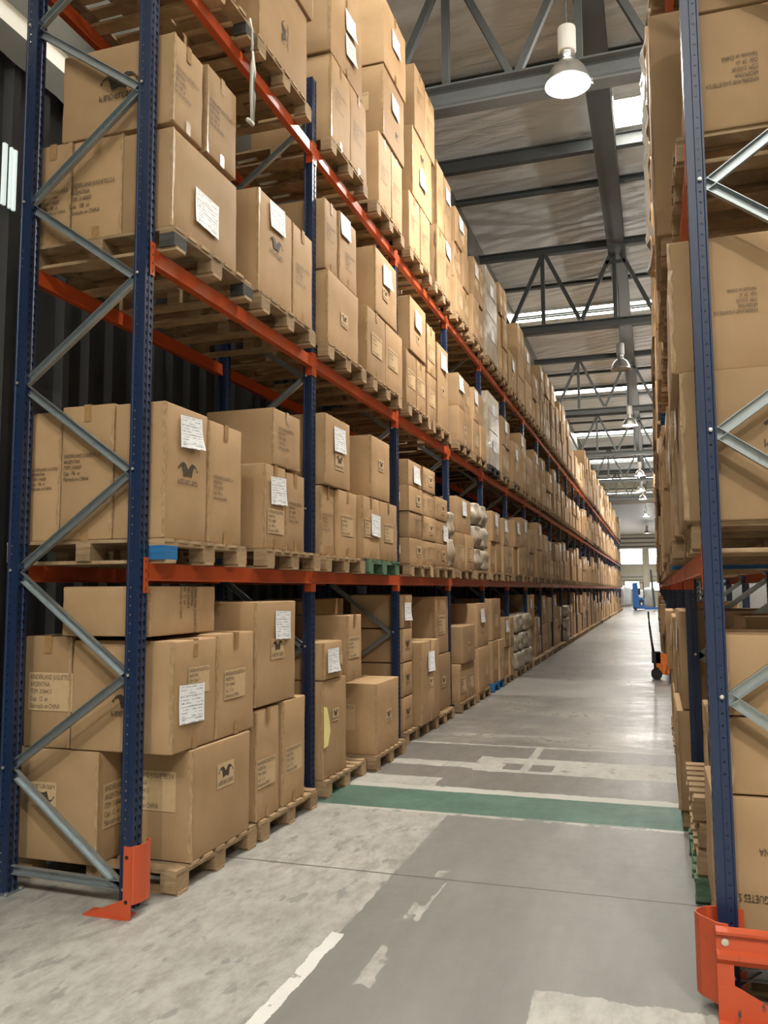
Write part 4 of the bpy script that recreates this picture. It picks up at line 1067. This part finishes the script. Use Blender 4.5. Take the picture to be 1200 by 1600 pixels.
# ---- wrapped loads
def blob_mesh(dx, dy, dz, seed, mat, nm, amp=0.03):
    rnd = random.Random(seed); m = MB(); n = 8; vid = {}
    ph = [rnd.uniform(0, 6.28) for _ in range(8)]
    def vert(i, j, k):
        if (i, j, k) in vid: return vid[i, j, k]
        p = Vector((i / n - 0.5, j / n - 0.5, k / n - 0.5)); mx = max(abs(p.x), abs(p.y), abs(p.z)); q = p.normalized() * 0.62
        c = p * 0.62 + q * 0.36 if True else p
        w = 1 + amp / 0.3 * (math.sin(9 * p.z + ph[0] + 4 * p.x) * 0.5 + math.sin(13 * p.y + ph[1] + 7 * p.z) * 0.35 + math.sin(21 * p.x + ph[2] + 5 * p.y) * 0.2)
        vid[i, j, k] = len(m.v); m.v.append((c.x * dx * w * 1.1, c.y * dy * w * 1.1, max(0.0, (c.z * 1.04 + 0.5) * dz))); return vid[i, j, k]
    for a in range(n):
        for b in range(n):
            m.f += [(vert(a, b, 0), vert(a, b + 1, 0), vert(a + 1, b + 1, 0), vert(a + 1, b, 0)), (vert(a, b, n), vert(a + 1, b, n), vert(a + 1, b + 1, n), vert(a, b + 1, n)),
                    (vert(a, 0, b), vert(a + 1, 0, b), vert(a + 1, 0, b + 1), vert(a, 0, b + 1)), (vert(a, n, b), vert(a, n, b + 1), vert(a + 1, n, b + 1), vert(a + 1, n, b)),
                    (vert(0, a, b), vert(0, a, b + 1), vert(0, a + 1, b + 1), vert(0, a + 1, b)), (vert(n, a, b), vert(n, a + 1, b), vert(n, a + 1, b + 1), vert(n, a, b + 1))]
            m.m += [0] * 6
    lo = [min(v[a] for v in m.v) for a in range(3)]; hi = [max(v[a] for v in m.v) for a in range(3)]; D = (dx, dy, dz)
    m.v = [tuple((v[a] - (lo[a] + hi[a]) / 2) / (hi[a] - lo[a]) * D[a] + (dz / 2 if a == 2 else 0) for a in range(3)) for v in m.v]
    return m.mesh(nm, mat, True)
def bundle(x, y, z, dx, dy, dz, seed, label, nm='wrapped_bundle', cat='bundle', mat='film'):
    o = link(nm, blob_mesh(dx, dy, dz, seed, M[mat], nm), None, (x, y, z)); tag(o, label, cat, 'film wrapped loads'); return o
for (bay, lev, p), kind in SPECIAL.items():
    y0 = PY0 + bay * BAY + 0.05 + min(p, 1) * 1.16; z = BASE[lev]
    if kind == 'film':
        w = 1.05; h = 1.62 if lev == 3 else 1.28
        q = carton_mesh(0.9, w, h, 900 + lev); q.materials[0] = M['film']; q.name = 'film_wrapped_load'
        o = link('film_wrapped_load', q, None, (-3.07, y0 + w / 2 + 0.02, z))
        tag(o, 'tall load in shiny stretch film, fifth bay, %s, left rack' % LEVEL[lev], 'wrapped load', 'film wrapped loads')
        m = MB()
        for zz in [h * k / 4 for k in range(1, 4)]: m.box(0.452, 0.456, -w / 2 + 0.02, w / 2 - 0.02, zz - 0.012, zz + 0.012)
        link('film_band', m.mesh('film_band', M['film']), o)
        for k, zz in enumerate((0.3, 0.8)): decal(o, 'paper_sheet', SHEETS[k], 'F', 0.5, zz, (0.9, w, h), 1.0)
    else:
        if p == 2:
            y0 = 10.88
            bundle(-2.82, y0 + 0.17, L1, 0.5, 0.34, 0.42, 70, 'lower film wrapped grey bundle, third bay, first shelf, beside small cartons')
            bundle(-2.84, y0 + 0.17, L1 + 0.42, 0.5, 0.32, 0.36, 71, 'upper film wrapped grey bundle, third bay, first shelf, beside small cartons')
            continue
        for r_ in range(3):
            for c_ in range(2):
                hz = 0.36
                bundle(-2.88, y0 + 0.27 + c_ * 0.52, z + r_ * hz, 0.62, 0.515, hz, bay * 50 + p * 10 + r_ * 2 + c_,
                       'film wrapped bag, %s row %s, %s pallet, %s bay, %s, left rack' % (ORD[r_], ('left', 'right')[c_], ('near', 'far')[p], ORD[bay], LEVEL[lev]), 'wrapped_bag', 'bag')

# ------------------------------------------------------------------ right rack loads
RT = 'right'
def rbox(bay, lev, where, xf, dep, y0, y1, z0, z1, *feats): return put(RT, bay, lev, where, xf, dep, y0, y1, z0, z1, list(feats))
rbox(0, 0, 'bottom near', 0.20, 0.95, 3.97, 4.62, 0.255, 0.81, ('D', 'S', 0.26, 0.42, 1.0, PI), ('tape', 'S'))
rbox(0, 0, 'second up near', 0.28, 0.85, 3.98, 4.58, 0.815, 1.145, ('tape', 'S'))
rbox(0, 0, 'third up near', 0.275, 0.80, 3.98, 4.60, 1.15, 1.50, ('tape', 'R'))
rbox(0, 0, 'back of the near end', 0.45, 0.6, 4.99, 5.60, 0.995, 1.55)
rbox(0, 0, 'on the flat pallet pile', 0.26, 0.9, 4.98, 5.85, 0.56, 0.99, ('d', 'R', 0.5, 0.5))
rbox(0, 1, 'lower near', 0.14, 0.95, 3.99, 4.95, L1, 2.695, ('logo', 'S', 0.50, 0.58, 1.2), ('sheet', 'R', 0.25, 0.8))
rbox(0, 1, 'upper near', 0.11, 0.95, 4.04, 4.90, 2.70, 3.34, ('C', 'S', 0.30, 0.50, 0.52, PI), ('tape', 'S'))
rbox(0, 1, 'lower, far pallet', 0.12, 0.85, 5.10, 6.20, L1, 2.66, ('sheet', 'R', 0.5, 0.8, 1.2))
rbox(0, 1, 'upper, far pallet', 0.13, 0.85, 5.15, 6.18, 2.67, 3.25, ('c', 'R', 0.5, 0.5))
rbox(0, 2, 'lower near', 0.24, 0.9, 4.0, 4.92, L2, 4.42, ('C', 'S', 0.20, 0.47, 0.64, PI), ('tape', 'S'))
rbox(0, 2, 'upper near', 0.25, 0.9, 4.0, 4.92, 4.43, 5.05, ('C', 'S', 0.36, 0.5, 1.0, PI))
q = carton_mesh(0.9, 1.0, 1.42, 950); q.name = 'film_wrapped_load'
o = link('film_wrapped_load', q, None, (0.53, 5.65, L2)); tag(o, 'load under loose white plastic film, first bay, second shelf, right rack', 'wrapped load', 'film wrapped loads')
for k, (y_, w_, z0_, z1_) in enumerate(((5.16, 0.16, 0.02, 1.30), (5.40, 0.20, 0.10, 1.40), (5.75, 0.22, 0.05, 1.38))):
    m = MB(); n_ = 12
    for i in range(n_ + 1):
        z_ = z0_ + (z1_ - z0_) * i / n_; bx_ = 0.012 + 0.025 * abs(math.sin(i * 1.3 + k)); wv = 0.03 * math.sin(i * 0.9 + k)
        m.v += [(-0.45 - bx_, y_ - 5.65 + wv, z_), (-0.455 - bx_ * 1.6, y_ - 5.65 + w_ / 2 + wv, z_), (-0.45 - bx_, y_ - 5.65 + w_ + wv, z_)]
    for i in range(n_):
        for j in range(2): m.f.append((3 * i + j, 3 * i + j + 1, 3 * i + j + 4, 3 * i + j + 3)); m.m.append(0)
    link('film_fold', m.mesh('film_fold', M['white_film'], True), o)
for lev, zz in ((1, LV[0] + BH), (2, LV[1] + BH)):
    pallet(0.16, 4.52, zz, 'wood', 'wooden pallet, near side of the first bay, %s, right rack' % LEVEL[lev], 'pallets on the right rack', True, True)
    pallet(0.10, 5.68, zz, 'wood', 'wooden pallet, far side of the first bay, %s, right rack' % LEVEL[lev], 'pallets on the right rack', True, True)
pallet(0.22, 4.44, 0.0, 'wood', 'wooden pallet under the inverted-print carton at the near end of the right rack', 'pallets on the right rack', False, True)
for k in range(4):
    pallet(0.15 + 0.012 * (k % 3), 5.455 + 0.01 * k, k * 0.14, 'wood_green' if k == 0 else 'wood', 'empty pallet, %s from the floor in the pile inside the right rack' % ORD[k], 'pile of empty pallets', k > 0, True)
rr = random.Random(77)
far_right = []
RTOPS = [1.6, 3.3, 5.1, 7.5]
for bay in range(1, NBR):
    for lev in range(4):
        for p in range(2):
            ya = RYF + bay * BAY + 0.03 + p * 1.15; yb = ya + 1.08
            z = 0.0 if lev == 0 else LV[lev - 1] + BH
            kind = 'wood_blue' if (bay, lev, p) in ((2, 2, 1), (1, 1, 0)) else 'wood'
            if bay == 5 and lev == 0: continue
            back = 0.17 if lev == 0 and bay in (3, 4) else 0.0
            if bay < 12:
                pallet(0.13 + back, (ya + yb) / 2, z, kind, '%s pallet, %s side of the %s bay, %s, right rack' % (KINDW[kind], ('near', 'far')[p], ORD[bay], LEVEL[lev]), 'pallets on the right rack', False, True)
            base = z + PH; top = RTOPS[lev] + rr.uniform(-0.25, 0.0)
            tiers = 2 if lev < 3 else 3
            for t_ in range(tiers):
                h = (top - base) / tiers; xf = 0.135 + back + rr.uniform(-0.055, 0.035); n = rr.choice([1, 2]); 
                for k in range(n):
                    a = ya + (yb - ya) * k / n + 0.005; b = ya + (yb - ya) * (k + 1) / n - 0.005
                    fe = []
                    if t_ == tiers - 1 and k == 0: fe.append(('sheet', 'R', 0.5, 0.7, 1.1))
                    fe.append((rr.choice('acd'), 'R', 0.5, 0.42, 0.8))
                    if bay < 4 and lev < 4:
                        pos = ('%s %s' % (TN[tiers][t_], '' if n == 1 else ('near', 'far')[k])).strip()
                        rbox(bay, lev, '%s, %s pallet' % (pos, ('near', 'far')[p]), xf, 0.8, a, b, base + t_ * h, base + (t_ + 1) * h - 0.005, *fe)
                    else:
                        far_right.append((xf, xf + 0.8, a, b, base + t_ * h, base + (t_ + 1) * h - 0.005, False))
# top shelf of the right rack's first bay
rbox(0, 3, 'lower near', 0.16, 0.9, 4.0, 4.95, L3, 6.4, ('c', 'R', 0.5, 0.5)); rbox(0, 3, 'lower, far pallet', 0.10, 0.9, 5.15, 6.15, L3, 6.5, ('c', 'R', 0.5, 0.5))
pallet(0.13, 4.52, LV[2] + BH, 'wood', 'wooden pallet, near side of the first bay, top shelf, right rack', 'pallets on the right rack', False, True)
pallet(0.10, 5.68, LV[2] + BH, 'wood', 'wooden pallet, far side of the first bay, top shelf, right rack', 'pallets on the right rack', False, True)

def far_mass(name, boxes, label, group):
    m = MB(); tone = []
    rnd = random.Random(3)
    for (x0, x1, y0, y1, z0, z1, sh) in boxes:
        m.box(x0, x1, y0, y1, z0, z1); t_ = rnd.random(); tone += [t_] * 6
        if sh:
            yc = (y0 + y1) / 2; zc = z0 + (z1 - z0) * 0.72; X = x1 + 0.004
            m.quad((X, yc - 0.12, zc - 0.10), (X, yc + 0.12, zc - 0.10), (X, yc + 0.12, zc + 0.10), (X, yc - 0.12, zc + 0.10), 1); tone.append(0.5)
    me = m.mesh(name, [M['card_far'], M['white']])
    at = me.attributes.new('tone', 'FLOAT', 'FACE'); at.data.foreach_set('value', tone)
    o = link(name, me); tag(o, label, 'boxes', group); o['kind'] = 'stuff'
    return o
far_mass('distant_cartons', far_boxes, 'countless brown cartons filling the distant part of the left rack', 'boxes far down the aisle')
far_mass('distant_cartons', far_right, 'countless brown cartons filling the distant part of the right rack', 'boxes far down the aisle')

# ------------------------------------------------------------------ small things
# strap hanging from the top shelf
t = empty('plastic_strap', (-2.58, 4.95, 5.70)); tag(t, 'white plastic strap dangling from the pallet on the top shelf', 'strap')
m = MB(); m.tube([(0, 0, 0.02), (0.012, 0.01, -0.06), (0.004, 0.03, -0.16), (0.0, 0.04, -0.2)], [0.008, 0.007, 0.009, 0.010], 8); link('knot_cord', m.mesh('knot_cord', M['strap'], True), t)
for k, (dy, l) in enumerate(((0.0, 0.72), (0.022, 0.66), (0.042, 0.74))):
    m = MB(); m.tube([(0, 0.03 + dy * 0.3, -0.18), (0.004, 0.025 + dy, -0.34), (0.0, 0.03 + dy, -0.52), (0.004, 0.03 + dy * 0.6, -l)], [0.008, 0.014, 0.013, 0.008], 7)
    link('strap_tail', m.mesh('strap_tail', M['strap'], True), t)
m = MB(); m.tube([(0, -0.02, -0.74), (0.0, 0.06, -0.73)], 0.016, 8); link('strap_end', m.mesh('strap_end', M['strap'], True), t)
# yellow tape patch
m = MB(); pts = [(0, -0.06, -0.16), (0, 0.03, -0.15), (0.004, 0.075, -0.04), (0.006, 0.05, 0.05), (0.003, 0.0, 0.17), (0, -0.06, 0.18)]
m.poly([(x, y, z) for x, y, z in pts]); m.poly([(x - 0.003, y, z) for x, y, z in reversed(pts)])
o = link('yellow_tape', m.mesh('yellow_tape', M['yellow']), None, (-2.652, 6.59, 0.56)); tag(o, 'torn yellow tape stuck on a carton beside the second left upright', 'tape')

# pallet jack
t = empty('pallet_jack', (0.03, 16.85, 0)); tag(t, 'orange hand pallet jack with black handle parked by the right rack', 'pallet jack')
m = MB(); m.box(-0.02, 0.30, -0.06, 0.10, 0.09, 0.22); m.prism([(-0.06, 0.22), (0.20, 0.22), (0.14, 0.46), (0.0, 0.50), (-0.06, 0.50)], 'y', -0.06, 0.10); m.box(0.02, 0.24, -0.08, -0.06, 0.26, 0.40, 0)
link('pump_frame', fix_normals(m.mesh('pump_frame', M['jack_orange'])), t)
for yy in (-0.20, 0.20):
    m = MB(); m.prism([(0.10, 0.12), (0.10, 0.20), (1.20, 0.20), (1.28, 0.16), (1.28, 0.13)], 'y', yy - 0.08, yy + 0.08)
    f_ = link('fork', fix_normals(m.mesh('fork', M['jack_orange'])), t)
    m = MB(); m.lathe([(0, -0.05), (0.04, -0.05), (0.04, 0.05), (0, 0.05)], 14, (1.12, yy, 0.04), 0, 'y'); link('load_roller', m.mesh('load_roller', M['black'], False), f_)
m = MB(); m.box(0.06, 0.12, -0.28, 0.28, 0.12, 0.30); link('cross_plate', m.mesh('cross_plate', M['jack_orange']), t)
for yy in (-0.11, 0.11):
    m = MB(); m.lathe([(0, -0.04), (0.09, -0.04), (0.10, -0.02), (0.10, 0.02), (0.09, 0.04), (0, 0.04)], 20, (-0.06, yy, 0.10), 0, 'y'); link('steer_wheel', m.mesh('steer_wheel', M['black'], False), t)
m = MB(); m.tube([(-0.06, 0, 0.10), (-0.06, 0, 0.50)], 0.05, 12); m.box(-0.14, 0.02, -0.06, 0.06, 0.30, 0.52); link('hydraulic_pump', m.mesh('hydraulic_pump', M['black']), t)
m = MB(); m.tube([(-0.10, 0, 0.45), (-0.13, 0, 0.70), (-0.16, 0, 1.0)], [0.03, 0.022, 0.022], 10)
h = link('tow_handle', m.mesh('tow_handle', M['black'], True), t)
m = MB(); loop = [(-0.16, 0, 1.0), (-0.165, -0.07, 1.06), (-0.17, -0.09, 1.16), (-0.172, -0.06, 1.24), (-0.174, 0, 1.26), (-0.172, 0.06, 1.24), (-0.17, 0.09, 1.16), (-0.165, 0.07, 1.06), (-0.16, 0, 1.0)]
m.tube(loop, 0.018, 8); m.tube([(-0.16, 0, 1.0), (-0.17, 0, 1.18)], 0.012, 8); link('grip_loop', m.mesh('grip_loop', M['black'], True), h)

# reach truck far down the aisle
t = empty('reach_truck', (-1.3, 72.0, 0)); tag(t, 'blue reach truck with a grey mast at the far end of the aisle', 'forklift')
m = MB(); m.prism([(-0.50, 0.12), (0.42, 0.12), (0.42, 0.85), (0.30, 1.0), (0.0, 1.05), (-0.05, 1.25), (-0.10, 2.2), (-0.45, 2.25), (-0.50, 2.15)], 'y', -0.5, 0.5); link('truck_body', fix_normals(m.mesh('truck_body', M['fork_blue'])), t)
m = MB(); m.box(0.02, 0.34, -0.515, -0.5, 0.42, 0.85); link('battery_door', m.mesh('battery_door', M['black']), t)
m = MB(); m.box(0.12, 0.26, -0.53, -0.515, 0.42, 0.62); link('white_plate', m.mesh('white_plate', M['white']), t)
m = MB(); m.box(-0.14, 0.10, -0.4, 0.4, 1.25, 1.8); link('seat_back', m.mesh('seat_back', M['black']), t)
m = MB(); m.bar((-0.4, -0.45, 2.2), (0.35, -0.45, 2.25), 0.05, 0.05); m.bar((-0.4, 0.45, 2.2), (0.35, 0.45, 2.25), 0.05, 0.05); m.bar((0.35, -0.45, 2.25), (0.42, -0.45, 0.9), 0.05, 0.05); m.bar((0.35, 0.45, 2.25), (0.42, 0.45, 0.9), 0.05, 0.05); m.bar((0.35, -0.45, 2.25), (0.35, 0.45, 2.25), 0.05, 0.05)
link('overhead_guard', m.mesh('overhead_guard', M['black']), t)
m = MB()
for yy in (-0.35, 0.35): m.prism([(1.12, 0.1), (1.30, 0.1), (1.06, 3.3), (0.90, 3.3)], 'y', yy - 0.06, yy + 0.06)
for zz in (0.6, 1.6, 2.6, 3.2): m.bar((1.15 - zz * 0.06, -0.35, zz), (1.15 - zz * 0.06, 0.35, zz), 0.08, 0.10)
m.quad((0.93, -0.3, 3.2), (0.93, 0.3, 3.2), (1.16, 0.3, 0.3), (1.16, -0.3, 0.3))
link('mast', fix_normals(m.mesh('mast', M['steel_grey'])), t)
for yy in (-0.45, 0.45):
    m = MB(); m.box(0.42, 1.7, yy - 0.07, yy + 0.07, 0.06, 0.24); link('outrigger_leg', m.mesh('outrigger_leg', M['fork_blue']), t)
    m = MB(); m.lathe([(0, -0.06), (0.13, -0.06), (0.13, 0.06), (0, 0.06)], 16, (-0.30, yy, 0.13), 0, 'y'); link('drive_wheel', m.mesh('drive_wheel', M['black']), t)
# white bulk bags at the end wall
for i, (x, y, w, h) in enumerate([(-3.45, 86.0, 1.1, 2.0), (-2.9, 88.2, 1.1, 2.1), (-0.6, 87.0, 1.2, 1.9), (0.95, 86.5, 1.1, 2.0), (-1.6, 89.6, 1.2, 1.7)]):
    o = link('bulk_bag', blob_mesh(w, 1.0, h, 300 + i, M['bag'], 'bulk_bag', 0.015), None, (x, y, 0)); tag(o, 'white bulk bag before the end wall, %s from the left' % ORD[[0, 1, 3, 4, 2][i]], 'bulk bag', 'white bags by the end wall')
print('cartons', ncart, 'objects', len(bpy.data.objects))
